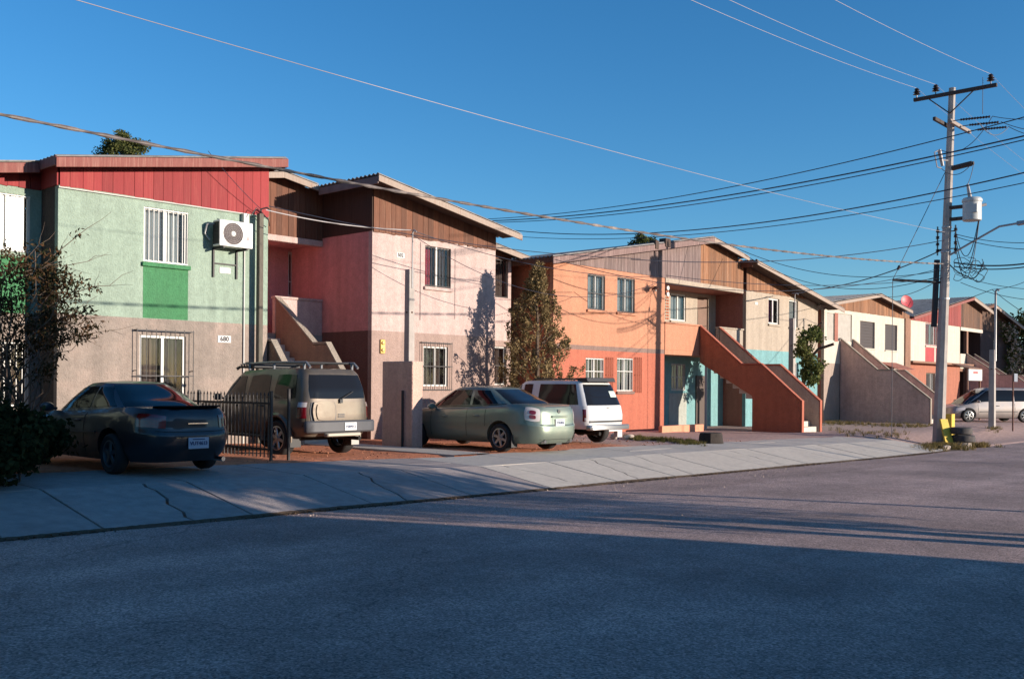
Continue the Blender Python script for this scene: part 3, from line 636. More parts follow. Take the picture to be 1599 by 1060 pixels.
for k, w in enumerate(h):
    window(B, *w, FY, curt=[(M_curt_w, 0, .5), (M_curt_w, .5, 1)] if k != 2 else [(M_curt_w, 0, .5), (M_curt_b, .5, 1)], grille=1, bars=6, gm=M_iron if k < 2 else M_winwhite, hbars=(.03, .47, .97) if k < 2 else (.03, .6, .97), sill=O_or if k < 2 else O_band, cage=0 if k < 2 else .0, recess=.06)
for k in (2, 3):                      # rust-coloured cages standing proud downstairs
    w = h[k]; q = MB()
    for f in range(4): xx = lerp(w[1] + .12, w[1] + .5, f / 3); q.box(xx - .008, xx + .008, FY - .05, FY - .03, w[2] - .05, w[3] + .05)
    for zz in (w[2], lerp(w[2], w[3], .5), w[3]): q.box(w[1] + .1, w[1] + .52, FY - .028, FY - .012, zz - .01, zz + .01)
    ob('window_guard', q, mat('rust_red_iron', (.28, .07, .035), .8), B)
planks(B, ox0 + .02, X_(1093, 430), lambda x: SZ - .03, ztb, FY - .002, .2, W_gp, rag=.02, back=False)
planks(B, X_(1093, 430), cx0 - .32, lambda x: SZ - .03, ztb, FY - .002, .2, W_ob, rag=.02, back=False)
q = MB(); q.prism([(ox0, SZ), (cx0 - .34, SZ), (cx0 - .34, ztb(cx0) - .02), (BX, ztb(BX) - .02), (ox0, ztb(ox0) - .02)], 'y', FY + .004, FY + .06); ob('siding_backing', q, M_dark, B)
# balcony
q = MB(); q.box(ox1 + .002, cx0 - .3, FY - .04, FY + .14, SZ - .21, SZ - .03); ob('beam', q, O_cr, B, bevel=.01)
q = MB(); q.box(ox1 - .6, cx0 - .001, FY + .142, 24.4, SZ - .2, SZ - .1); ob('balcony_ceiling', q, O_red, B)
q = MB(); q.box(ox1 + .001, cx0 - .001, FY - .02, 24.4, 2.72, 2.9); ob('balcony_floor', q, O_or, B)
bwy = 23.0
bh = [(onY(1047, 480, bwy).x, onY(1071, 480, bwy).x, onY(1059, 501, bwy).z, onY(1059, 459, bwy).z), (onY(1089, 480, bwy).x, onY(1106, 480, bwy).x, 2.9, onY(1097, 464, bwy).z)]
wall('back_wall', B, O_cr, 'x', ox1, cx0, 2.9, SZ - .2, bwy, .15, bh)
window(B, *bh[0], bwy, curt=[(M_curt_w, 0, 1)], sill=O_cr, recess=.04, fw=.06)
q = MB(); q.box(bh[1][0], bh[1][1], bwy + .06, bwy + .1, 2.9, bh[1][3]); dr = ob('door', q, mat('brown_door', (.16, .09, .06), .6, var=.2), B)
q = MB(); q.tube([(bh[1][0] + .08, bwy + .03, 3.9), (bh[1][0] + .08, bwy + .06, 3.9)], .03); ob('handle', q, mat('dull_metal', (.4, .38, .35), .4, metal=.8), dr)
sx0, sx1 = 34.6, 36.25
q = MB(); q.box(ox1 + .001, sx0 + .13, FY - .03, FY + .12, 2.9, 3.9); ob('parapet', q, O_or, B, bevel=.01)
q = MB(); q.box(ox1 - .02, sx0 + .14, FY - .07, FY + .15, 3.903, 3.97); ob('coping', q, O_or, B, bevel=.01)
q = MB(); q.box(sx1 - .14, cx0 - .3, FY - .03, FY + .12, 2.9, 3.9); ob('parapet', q, O_cr, B, bevel=.01)
q = MB(); q.box(sx1 - .15, cx0 - .27, FY - .07, FY + .15, 3.903, 3.97); ob('coping', q, O_cr, B, bevel=.01)
# beaded ornament panel and meter by the balcony corner
q = MB()
for i in range(11):
    for j in range(2):
        xx = ox1 + .1 + j * .12; zz = 4.1 + i * .115
        q.box(xx - .045, xx + .045, FY - .02, FY - .001, zz - .035, zz + .035)
ob('lattice_blocks', q, O_sh, B)
q = MB()
for k in range(2): q.lathe([(.085, -.06), (.085, -.01), (.0, -.005)], (ox1 + .12, FY - .02, 5.27 - .24 * k), 'y', 14)
ob('meter_glass', q, M_winwhite, B, smooth=40)
# ground floor under the balcony: turquoise wall with pale door and barred window
gy_ = 22.6
gwx = (onY(1048, 590, gy_).x, onY(1070, 590, gy_).x, onY(1059, 610, gy_).z, onY(1059, 568, gy_).z)
wall('lower_back_wall', B, O_tq, 'x', ox1, cx0, bz - .1, 2.72, gy_, .15, [gwx])
window(B, *gwx, gy_, curt=[(M_curt_w, 0, 1)], grille=1, bars=6, hbars=(.03, .5, .97), recess=.04, fw=.07)
q = MB(); q.box(gwx[0] - .15, gwx[1] + .1, gy_ - .012, gy_ - .001, bz, gwx[2] - .1); ob('painted_panel', q, stucco('pale_mint_panel', (0.349, 0.362, 0.324)), B)
q = MB(); xx = onY(1086, 600, gy_).x; q.box(xx, xx + .85, gy_ - .05, gy_ - .001, bz, 1.95); dr = ob('door', q, mat('dark_brown_door', (.07, .045, .035), .6), B)
q = MB(); q.box(ox1 - .1, sx0 - .02, FY + .2, gy_ - .02, bz - .1, bz + .06); ob('porch_floor', q, M_conc, B)
q = MB(); p = onY(1102, 640, 21.2); q.tube([(p.x, 21.2, bz), (p.x, 21.2, 2.7)], .05, 12); ob('porch_post', q, mat('grey_painted_post', (.35, .33, .33), .5), B)
stair(B, sx0, sx1, FY - .05, 17.05, 3.9, O_sh, O_lo, bz, m_r=O_cr)
# cream block
c_t = Z_(1210, 548)
h = [(X_(1200, 490), X_(1217, 490), Z_(1208, 506), Z_(1208, 466)), (X_(1232, 490), X_(1246, 490), Z_(1240, 511), Z_(1240, 469))]
hl = [(X_(1236, 570), X_(1247, 570), .7, Z_(1240, 566))]
wall('cream_wall', B, O_cr, 'x', cx0, cx1, c_t, SZ, FY, .16, h); wall('turquoise_dado', B, O_tq, 'x', cx0, cx1, bz - .2, c_t - .0005, FY, .16, hl)
wall('side_wall', B, O_red, 'y', FY + .161, BK, bz - .2, SZ, cx0, .16); wall('side_wall', B, O_cr, 'y', FY + .161, BK, bz - .2, SZ, cx1, .16, flip=-1)
window(B, *h[0], FY, curt=[(M_curt_p, 0, .5), (M_curt_b, .6, 1)], sill=O_cr, recess=.07, fw=.07); window(B, *h[1], FY, curt=[(M_curt_w, 0, 1)], mull=0, sill=O_cr, recess=.07, fw=.06); window(B, *hl[0], FY, curt=[(M_curt_w, 0, 1)], mull=0)
planks(B, cx0 + .01, cx1, lambda x: SZ - .03, lambda x: rb2(x) - .09, FY - .002, .2, W_ob, rag=.03)
q = MB(); q.hexa([(cx0 - .02, FY - .02, SZ - .02), (cx0 + .005, FY - .02, SZ - .02), (cx0 + .005, 25, SZ - .02), (cx0 - .02, 25, SZ - .02)], [(cx0 - .02, FY - .02, rb2(cx0) - .09), (cx0 + .005, FY - .02, rb2(cx0) - .09), (cx0 + .005, 25, rb2(cx0) - .09), (cx0 - .02, 25, rb2(cx0) - .09)]); ob('side_board', q, W_brown, B)
roof(B, ox0 - .55, BX, FY - .45, BK + .4, rb); roof(B, BX, cx0 - .55, FY - .45, BK + .4, rb); roof(B, cx0 - .5, cx1 + 1.2, FY - .8, BK + .4, rb2)
W_pur = wood('faded_purple_fascia', (.17, .105, .095), var=.3, rnd=.05, col2=(.33, .23, .2))
fascia(B, ox0 - .56, BX, FY - .47, rb, W_pur, h=.22); fascia(B, BX, cx0 - .55, FY - .47, rb, W_grey, h=.17); fascia(B, cx0 - .52, cx1 + 1.2, FY - .82, rb2, W_grey, h=.17)
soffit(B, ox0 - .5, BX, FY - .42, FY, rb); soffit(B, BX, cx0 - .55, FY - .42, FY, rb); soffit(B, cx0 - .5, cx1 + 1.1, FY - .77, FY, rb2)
side_fascia(B, ox0 - .57, FY - .43, BK, rb(ox0 - .5), W_brown); side_fascia(B, cx0 - .56, FY - .6, FY + .5, rb2(cx0 - .5) + .05, W_brown, h=.3)
q = MB(); q.prism([(ox0, bz), (cx1, bz), (cx1, rb(cx1) - .15), (BX, 7.3), (ox0, rb(ox0) - .1)], 'y', BK - .1, BK); ob('rear_wall', q, O_cr, B)
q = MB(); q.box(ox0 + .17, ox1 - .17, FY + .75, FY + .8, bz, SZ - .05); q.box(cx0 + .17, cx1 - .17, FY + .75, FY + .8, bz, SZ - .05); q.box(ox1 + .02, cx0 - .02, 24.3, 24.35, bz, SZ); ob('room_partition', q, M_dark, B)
# chimney pots and roof oddments seen on the ridge
for px, py, s in ((1023, 384, .10), (1040, 381, .16)):
    p = onY(px, py, FY - .4); q = MB(); q.box(p.x - s, p.x + s, FY - .5, FY - .2, p.z - .12, p.z + .2); ob('roof_bracket', q, M_eave, B)
number_plate('house_number_sign', 'small white number plate on cream wall left of purple-curtained window', X_(1181, 474), Z_(1181, 476), FY, '', .24, .12)
q = MB(); p = onY(1013, 452, FY); wl2 = thing('wall_lamp', p, 'small wall lamp with rusty shade on orange wall', 'lamp')
q.tube([(p.x, FY - .01, p.z), (p.x, FY - .22, p.z + .12), (p.x, FY - .3, p.z + .05)], .014); ob('arm', q, M_rust, wl2)
q = MB(); q.lathe([(.16, -.02), (.11, .05), (.03, .1)], (p.x, FY - .3, p.z), 'z', 16); ob('shade', q, M_rust, wl2, smooth=40)
q = MB(); q.lathe([(.01, -.1), (.045, -.07), (.045, -.03), (.02, .01)], (p.x, FY - .3, p.z), 'z', 12); ob('bulb', q, M_winwhite, wl2, smooth=60)

# ------------------------------------------------------------------ the white house with bare stair
CY = 21.8
def XC(px, py, Y=CY): return onY(px, py, Y).x
def ZC(px, py, Y=CY): return onY(px, py, Y).z
C_wh = stucco('white_render', (0.511, 0.461, 0.385), var=.1, streak=.09); C_br = stucco('brown_pilaster', (0.242, 0.129, 0.085)); C_st = stucco('bare_stair_render', (0.534, 0.354, 0.304), var=.22, streak=.15, col2=(.42, .27, .22))
wx0, wx1 = XC(1287, 520), XC(1412, 520); CRX = XC(1361, 455); cz = ZC(1361, 456, CY - .5)
cs = (cz - ZC(1424, 489, CY - .5)) / (onY(1424, 489, CY - .5).x - onY(1361, 456, CY - .5).x)
rc = lambda x: cz - cs * abs(x - CRX)
cst = ZC(1350, 488)
H = thing('apartment_house', (CRX, 26, bz), 'white two-storey house with brown gable boards and bare brown stair', 'house')
hc = [(XC(1291, 520), XC(1303, 520), ZC(1297, 531), ZC(1297, 489)), (XC(1308, 520), XC(1330, 520), ZC(1318, 533), ZC(1318, 490)), (XC(1343, 520), XC(1366, 520), ZC(1354, 543.5), ZC(1354, 502)), (XC(1382, 520), XC(1401, 520), ZC(1391, 547), ZC(1391, 507))]
wall('white_wall', H, C_wh, 'x', wx0, wx1, ZC(1400, 572), cst, CY, .16, hc); wall('lower_wall', H, stucco('beige_dado', (0.308, 0.238, 0.195)), 'x', wx0, wx1, bz - .2, ZC(1400, 572) - .0005, CY, .16)
wall('side_wall', H, O_red, 'y', CY + .161, BK, bz - .2, cst, wx0, .16); wall('side_wall', H, C_wh, 'y', CY + .161, BK, bz - .2, cst, wx1 + .75, .16, flip=-1)
q = MB(); q.box(wx1 + .002, wx1 + .78, CY - .08, CY + .16, bz - .2, cst); ob('pilaster', q, C_br, H, bevel=.01)
M_board = mat('grey_fibre_board', (.36, .33, .29), .9, var=.15, scale=5); M_scr = mat('dark_mosquito_screen', (.055, .045, .045), .8, var=.15, scale=30)
for k, w in enumerate(hc):
    q = MB(); q.box(w[0], w[1], CY + (.05 if k < 2 else .1), CY + (.08 if k < 2 else .13), w[2], w[3]); w_ = ob('window_board' if k < 2 else 'window', q, M_board if k < 2 else M_scr, H)
    if k > 1:
        q = MB(); q.box(w[0] - .03, w[1] + .03, CY - .05, CY + .09, w[2] - .07, w[2] - .002); ob('sill', q, C_wh, w_)
        q = MB()
        for t in range(1, 9): zz = lerp(w[2], w[3], t / 9); q.box(w[0] + .02, w[1] - .02, CY + .075, CY + .095, zz - .02, zz + .012)
        ob('louvre', q, M_scr, w_)
q = MB(); q.box(hc[0][1] + .002, hc[1][0] - .002, CY - .02, CY - .001, hc[0][2] - .05, hc[0][3] + .05); ob('post', q, O_red, H)
planks(H, wx0 + .01, wx1 + .7, lambda x: cst - .02, lambda x: rc(x) - .09, CY - .002, .24, W_ob, rag=.02, back=False)
q = MB(); q.prism([(wx0, cst), (wx1 + .7, cst), (wx1 + .7, rc(wx1) - .25), (CRX, rc(CRX) - .12), (wx0, rc(wx0) - .12)], 'y', CY + .004, CY + .06); ob('siding_backing', q, M_dark, H)
roof(H, onY(1279, 474, CY - .5).x, CRX, CY - .55, BK + .4, rc); roof(H, CRX, onY(1424, 489, CY - .5).x, CY - .55, BK + .4, rc)
fascia(H, onY(1279, 474, CY - .5).x, CRX, CY - .57, rc, W_grey, h=.15); fascia(H, CRX, onY(1424, 489, CY - .5).x, CY - .57, rc, W_grey, h=.16)
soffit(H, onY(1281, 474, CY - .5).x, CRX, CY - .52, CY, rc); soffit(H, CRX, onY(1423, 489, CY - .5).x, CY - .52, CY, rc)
csx = 48.4
stair(H, csx, csx + 1.65, CY - .02, 17.3, 3.95, C_st, A_cap, bz, under=False, flat=(.43, .6))
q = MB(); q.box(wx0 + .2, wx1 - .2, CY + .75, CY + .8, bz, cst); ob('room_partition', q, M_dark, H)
q = MB(); q.prism([(wx0, bz), (wx1 + .7, bz), (wx1 + .7, rc(wx1) - .3), (CRX, rc(CRX) - .15), (wx0, rc(wx0) - .15)], 'y', BK - .1, BK); ob('rear_wall', q, C_wh, H)
q = MB(); a = XC(1371, 563); b = XC(1392, 577); q.hexa([(a, CY - 1.1, ZC(1392, 577) - .03), (wx1 - 1.2, CY - 1.1, ZC(1392, 577) - .03), (wx1 - 1.2, CY, ZC(1375, 565) - .03), (a, CY, ZC(1375, 565) - .03)], [(a, CY - 1.1, ZC(1392, 577)), (wx1 - 1.2, CY - 1.1, ZC(1392, 577)), (wx1 - 1.2, CY, ZC(1375, 565)), (a, CY, ZC(1375, 565))]); ob('awning', q, O_red, H)

# ------------------------------------------------------------------ the red and white shop house beyond
DY = 22.2
def XD(px, py, Y=DY): return onY(px, py, Y).x
def ZD(px, py, Y=DY): return onY(px, py, Y).z
D_or = stucco('brick_orange_lower', (0.331, 0.124, 0.078)); D_red = mat('red_gloss_door', (.36, .03, .035), .5, var=.15); W_red3 = wood('faded_red_board', (.22, .035, .03), var=.25, rnd=.12, col2=(.26, .08, .06)); W_blot = wood('blotched_dark_board', (.11, .05, .025), var=.6, rnd=.4, col2=(.02, .014, .012))  # last board material: brown with near-black blotches
dx0 = wx1 + .85; dst = ZD(1430, 500); DRX = XD(1508, 461); dz = ZD(1508, 461, DY - .5)
ds = (dz - ZD(1426, 494, DY - .5)) / (DRX - XD(1426, 494, DY - .5)); rdz = lambda x: dz - ds * abs(x - DRX)
Dh = thing('shop_house', (DRX, 27, bz), 'two-storey house with red gable boards, white upper wall and orange ground floor', 'house')
dx1 = XD(1499, 530); zl = ZD(1440, 566)
hd = [(XD(1445, 520), XD(1472, 520), ZD(1455, 540), ZD(1455, 505))]; hd2 = [(XD(1446, 620), XD(1462, 620), ZD(1454, 613), ZD(1454, 582))]
wall('white_wall', Dh, C_wh, 'x', dx0, dx1, zl, dst, DY, .16, hd); wall('lower_wall', Dh, D_or, 'x', dx0, dx1, bz - .3, zl - .0005, DY, .16, hd2)
wall('side_wall', Dh, C_wh, 'y', DY + .161, BK, bz - .3, dst, dx0, .16)
window(Dh, *hd[0], DY, curt=[(M_curt_r, 0, .35), (M_curt_w, .36, .55), (M_curt_r, .6, 1)], sill=C_wh, recess=.06, fw=.07, grille=1, bars=6, gm=D_red)
q = MB(); q.box(hd[0][0], hd[0][1], DY - .006, DY - .001, zl + .02, hd[0][2] - .12); ob('painted_panel', q, D_red, Dh)
q = MB(); xm = lerp(hd[0][0], hd[0][1], .55); q.box(xm - .12, xm + .12, DY - .012, DY - .0065, zl + .02, hd[0][2] - .12); ob('painted_stripe', q, C_wh, Dh)
window(Dh, *hd2[0], DY, curt=[(M_curt_w, 0, 1)], mull=1, recess=.05, grille=1, bars=8, gm=M_rust)
q = MB(); q.box(dx0, dx1 + 4, DY - .6, DY, zl - .08, zl + .04); ob('ledge', q, C_br, Dh, bevel=.01)
dx2 = XD(1533, 560)
planks(Dh, dx0, XD(1500, 490), lambda x: dst - .02, lambda x: rdz(x) - .1, DY - .002, .3, W_red3, back=False)
planks(Dh, XD(1500, 490), dx2, lambda x: dst - .02, lambda x: rdz(x) - .1, DY - .002, .3, W_blot, back=False)
q = MB(); q.prism([(dx0, dst), (dx2, dst), (dx2, rdz(dx2) - .12), (DRX, rdz(DRX) - .12), (dx0, rdz(dx0) - .12)], 'y', DY + .004, DY + .06); ob('siding_backing', q, M_dark, Dh)
# balcony bay, dark rooms behind
q = MB(); q.box(dx1, dx2, DY - .05, DY + .15, dst - .25, dst - .03); ob('beam', q, C_wh, Dh)
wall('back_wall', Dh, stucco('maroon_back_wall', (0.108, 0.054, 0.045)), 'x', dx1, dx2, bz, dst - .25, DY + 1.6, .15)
q = MB(); q.box(dx1 + .01, dx2, DY, DY + 1.59, 2.6, 2.78); ob('balcony_floor', q, C_br, Dh)
q = MB(); q.box(dx1 + .01, dx1 + 1.3, DY - .03, DY + .1, 2.78, 3.75); ob('parapet', q, C_wh, Dh)
q = MB(); q.box(dx1 + .6, dx1 + 1.5, DY + 1.5, DY + 1.58, bz, 1.9); ob('door', q, M_dark, Dh)
q = MB(); q.box(dx2 - 3.2, dx2 - 2.9, DY - .05, DY + .15, bz, dst - .25); ob('pillar', q, C_br, Dh)
stair(Dh, dx1 + 1.1, dx1 + 2.8, DY - .05, 17.4, 3.75, C_st, A_cap, bz, under=False)
roof(Dh, XD(1426, 494, DY - .5), DRX, DY - .55, BK + 2, rdz); roof(Dh, DRX, dx2 + .6, DY - .55, BK + 2, rdz)
fascia(Dh, XD(1426, 494, DY - .5), DRX, DY - .57, rdz, W_red2, h=.17); fascia(Dh, DRX, dx2 + .6, DY - .57, rdz, W_grey, h=.2)
soffit(Dh, XD(1428, 494, DY - .5), DRX, DY - .52, DY, rdz); soffit(Dh, DRX, dx2 + .5, DY - .52, DY, rdz)
q = MB(); q.prism([(dx0, bz), (dx2, bz), (dx2, rdz(dx2) - .3), (DRX, rdz(DRX) - .2), (dx0, rdz(dx0) - .2)], 'y', BK + 1.6, BK + 1.7); ob('rear_wall', q, C_br, Dh)
q = MB(); q.box(dx0 + .2, dx1 - .05, DY + .75, DY + .8, bz, dst); ob('room_partition', q, M_dark, Dh)
# last house of the row, its gable half hidden by vines
EY = 22.4
ex0, ex1 = dx2 + .35, onY(1583, 520, EY).x; ERX = ex0 + 1.0; ez = onY(1545, 476, EY).z
es = (ez - onY(1584, 511, EY).z) / (ex1 - ERX + .5); re_ = lambda x: ez - es * abs(x - ERX); est = onY(1560, 519, EY).z
E = thing('apartment_house', (ERX + 3, 27, bz), 'dark brown two-storey house at the far right, wall overgrown with creeper', 'house')
E_wall = stucco('dark_brown_render', (0.051, 0.031, 0.028))
he = [(onY(1551, 540, EY).x, onY(1558, 540, EY).x, 3.4, 4.9)]
wall('brown_wall', E, E_wall, 'x', ex0, ex1, bz - .3, est, EY, .16, he); wall('side_wall', E, E_wall, 'y', EY + .161, BK, bz - .3, est, ex0, .16); wall('side_wall', E, E_wall, 'y', EY + .161, BK, bz - .3, est, ex1, .16, flip=-1)
window(E, *he[0], EY, curt=[(M_curt_d, 0, 1)], mull=1)
planks(E, ex0, ex1, lambda x: est - .02, lambda x: re_(x) - .1, EY - .002, .32, W_blot, back=False)
q = MB(); q.prism([(ex0, est), (ex1, est), (ex1, max(est + .02, re_(ex1) - .12)), (ERX, re_(ERX) - .12), (ex0, re_(ex0) - .12)], 'y', EY + .004, EY + .06); ob('siding_backing', q, M_dark, E)
roof(E, ex0 - .4, ERX, EY - .6, BK + 2, re_); roof(E, ERX, ex1 + .6, EY - .6, BK + 2, re_); fascia(E, ex0 - .4, ERX, EY - .62, re_, W_brown, h=.2); fascia(E, ERX, ex1 + .6, EY - .62, re_, W_grey, h=.18)
soffit(E, ex0 - .35, ERX, EY - .57, EY, re_); soffit(E, ERX, ex1 + .55, EY - .57, EY, re_)
q = MB(); q.prism([(ex0, bz), (ex1, bz), (ex1, re_(ex1) - .3), (ERX, re_(ERX) - .2), (ex0, re_(ex0) - .2)], 'y', BK + 1.6, BK + 1.7); ob('rear_wall', q, E_wall, E)
# ------------------------------------------------------------------ vehicles
def paint(name, col, metal=.5, rough=.32, dust=(.30, .22, .17), d=.35):
    m = mat(name, col, rough, metal=metal, coat=.8); n = m.node_tree; b = n.nodes['Principled BSDF']; L = n.links.new
    # road dust, thicker in blotches
    geo = n.nodes.new('ShaderNodeNewGeometry'); t = n.nodes.new('ShaderNodeTexNoise'); t.inputs['Scale'].default_value = 2.2; t.inputs['Detail'].default_value = 9; t.inputs['Roughness'].default_value = .7; L(geo.outputs['Position'], t.inputs['Vector'])
    mr = n.nodes.new('ShaderNodeMapRange'); L(t.outputs[0], mr.inputs[0]); mr.inputs[1].default_value = .35; mr.inputs[2].default_value = .8; mr.inputs[4].default_value = d
    mx = n.nodes.new('ShaderNodeMix'); mx.data_type = 'RGBA'; L(mr.outputs[0], mx.inputs[0]); mx.inputs[6].default_value = (*col, 1); mx.inputs[7].default_value = (*dust, 1); L(mx.outputs[2], b.inputs['Base Color'])
    r2_ = n.nodes.new('ShaderNodeMapRange'); L(t.outputs[0], r2_.inputs[0]); r2_.inputs[1].default_value = .3; r2_.inputs[2].default_value = .8; r2_.inputs[3].default_value = rough; r2_.inputs[4].default_value = min(1, rough + .3); L(r2_.outputs[0], b.inputs['Roughness'])
    c2 = n.nodes.new('ShaderNodeMapRange'); L(t.outputs[0], c2.inputs[0]); c2.inputs[1].default_value = .3; c2.inputs[2].default_value = .8; c2.inputs[3].default_value = .8; c2.inputs[4].default_value = .25; L(c2.outputs[0], b.inputs['Coat Weight'])
    return m
V_glass = mat('tinted_car_glass', (.010, .010, .011), .06, spec=.32)
V_tyre = mat('tyre_rubber', (.018, .017, .017), .85, var=.2, scale=9)
V_rim = mat('alloy_rim', (.42, .41, .40), .35, metal=.9)
V_black = mat('black_plastic', (.022, .022, .024), .6)
V_seam = mat('panel_gap', (.008, .008, .008), .8)
V_red = mat('red_lens', (.16, .006, .01), .15, coat=1); V_clear = mat('clear_lens', (.55, .5, .48), .12, coat=1); V_amber = mat('amber_lens', (.45, .13, .02), .15, coat=1)
V_chrome = mat('chrome', (.6, .6, .6), .15, metal=1.0); V_plate = mat('plate_white', (.62, .63, .62), .5); V_under = mat('underbody', (.012, .011, .01), .9)
V_grey = mat('grey_bumper_plastic', (.06, .062, .07), .6, var=.15, scale=6)

class Loft:
    def __init__(s, hw, yr, yf, zb, zt, n=5.0, plan=None):
        s.hw = table(hw); s.yr = table(yr); s.yf = table(yf); s.zb = zb; s.zt = zt; s.n = n; s.plan = plan or (lambda y: 1.0)
    def xy(s, th, t):
        c, d = math.cos(th), math.sin(th); k = 2.0 / s.n
        a = math.copysign(abs(c) ** k, c); b = math.copysign(abs(d) ** k, d)
        yr, yf = s.yr(t), s.yf(t); y = (yr + yf) / 2 + (yf - yr) / 2 * b
        return s.hw(t) * a * s.plan(y), y
    def P(s, th, t):
        x, y = s.xy(th, t); return Vector((x, y, lerp(s.zb(y), s.zt(y), t)))
    def rear(s, x, t):
        hy = (s.yf(t) - s.yr(t)) / 2; ym = (s.yf(t) + s.yr(t)) / 2; k = min(1, abs(x) / (s.hw(t) * s.plan(s.yr(t)))); y = ym - hy * (1 - k ** s.n) ** (1 / s.n)
        return Vector((x, y, lerp(s.zb(y), s.zt(y), t)))
    def front(s, x, t):
        hy = (s.yf(t) - s.yr(t)) / 2; ym = (s.yf(t) + s.yr(t)) / 2; k = min(1, abs(x) / (s.hw(t) * s.plan(s.yf(t)))); y = ym + hy * (1 - k ** s.n) ** (1 / s.n)
        return Vector((x, y, lerp(s.zb(y), s.zt(y), t)))
    def side(s, y, t, sg):
        hy = (s.yf(t) - s.yr(t)) / 2; ym = (s.yf(t) + s.yr(t)) / 2; k = min(1, abs(y - ym) / hy)
        return Vector((sg * s.hw(t) * (1 - k ** s.n) ** (1 / s.n) * s.plan(y), y, lerp(s.zb(y), s.zt(y), t)))
    def ring(s, t, N):
        M = 1200; pts = [s.xy(2 * math.pi * i / M, t) for i in range(M)]; L = [0]
        for i in range(M): a, b = pts[i], pts[(i + 1) % M]; L.append(L[-1] + math.hypot(a[0] - b[0], a[1] - b[1]))
        out = []; j = 0
        for k in range(N):
            g = L[-1] * k / N
            while L[j + 1] < g: j += 1
            f = (g - L[j]) / max(1e-9, L[j + 1] - L[j]); a, b = pts[j], pts[(j + 1) % M]; x, y = lerp(a[0], b[0], f), lerp(a[1], b[1], f)
            out.append((x, y, lerp(s.zb(y), s.zt(y), t)))
        return out
    def solid(s, ts, crown=.04, N=132, caps=(.985, .93, .84, .7, .52, .3, .1), pinch=0.0):
        mb = MB(); R = [s.ring(t, N) for t in ts]; top = R[-1]; ym = sum(p[1] for p in top) / N; hw = s.hw(1)
        for k in caps:
            row = []
            for x, y, z in top:
                X, Y = x * k, ym + (y - ym) * k; row.append((X, Y, s.zt(Y) + crown * (1 - abs(k) ** 2.5)))
            R.append(row)
        mb.grid(R, closed=True); n = len(mb.v)
        mb.f.append(tuple(range(N - 1, -1, -1))); mb.f.append(tuple(n - N + j for j in range(N)))
        return mb
def patch(f, nu=8, nv=6, off=.004, skirt=.02, rnd=.0, ref=Vector((0, 2.2, .8))):
    """a curved panel laid on a body surface; f(u,v) with u,v in 0..1"""
    def g(u, v):
        a, b = 2 * u - 1, 2 * v - 1
        if rnd: a, b = a * math.sqrt(1 - rnd * b * b / 2) , b * math.sqrt(1 - rnd * a * a / 2)
        return f((a + 1) / 2, (b + 1) / 2)
    e = 1e-3; P = []; Q = []
    for j in range(nv + 1):
        r = []; q = []
        for i in range(nu + 1):
            u, v = i / nu, j / nv; p = g(u, v)
            du = g(min(1, u + e), v) - g(max(0, u - e), v); dv = g(u, min(1, v + e)) - g(u, max(0, v - e)); n = du.cross(dv)
            n = n.normalized() if n.length > 1e-12 else Vector((0, 0, 1))
            if n.dot(p - ref) < 0: n = -n
            r.append(p + n * off); q.append(p - n * skirt)
        P.append(r); Q.append(q)
    mb = MB(); mb.grid(P); W_ = nu + 1
    b = [(0, i) for i in range(W_)] + [(j, nu) for j in range(1, nv + 1)] + [(nv, i) for i in range(nu - 1, -1, -1)] + [(j, 0) for j in range(nv - 1, 0, -1)]
    k = len(b); mb.add([P[j][i] for j, i in b] + [Q[j][i] for j, i in b], [(a, (a + 1) % k, k + (a + 1) % k, k + a) for a in range(k)])
    return mb
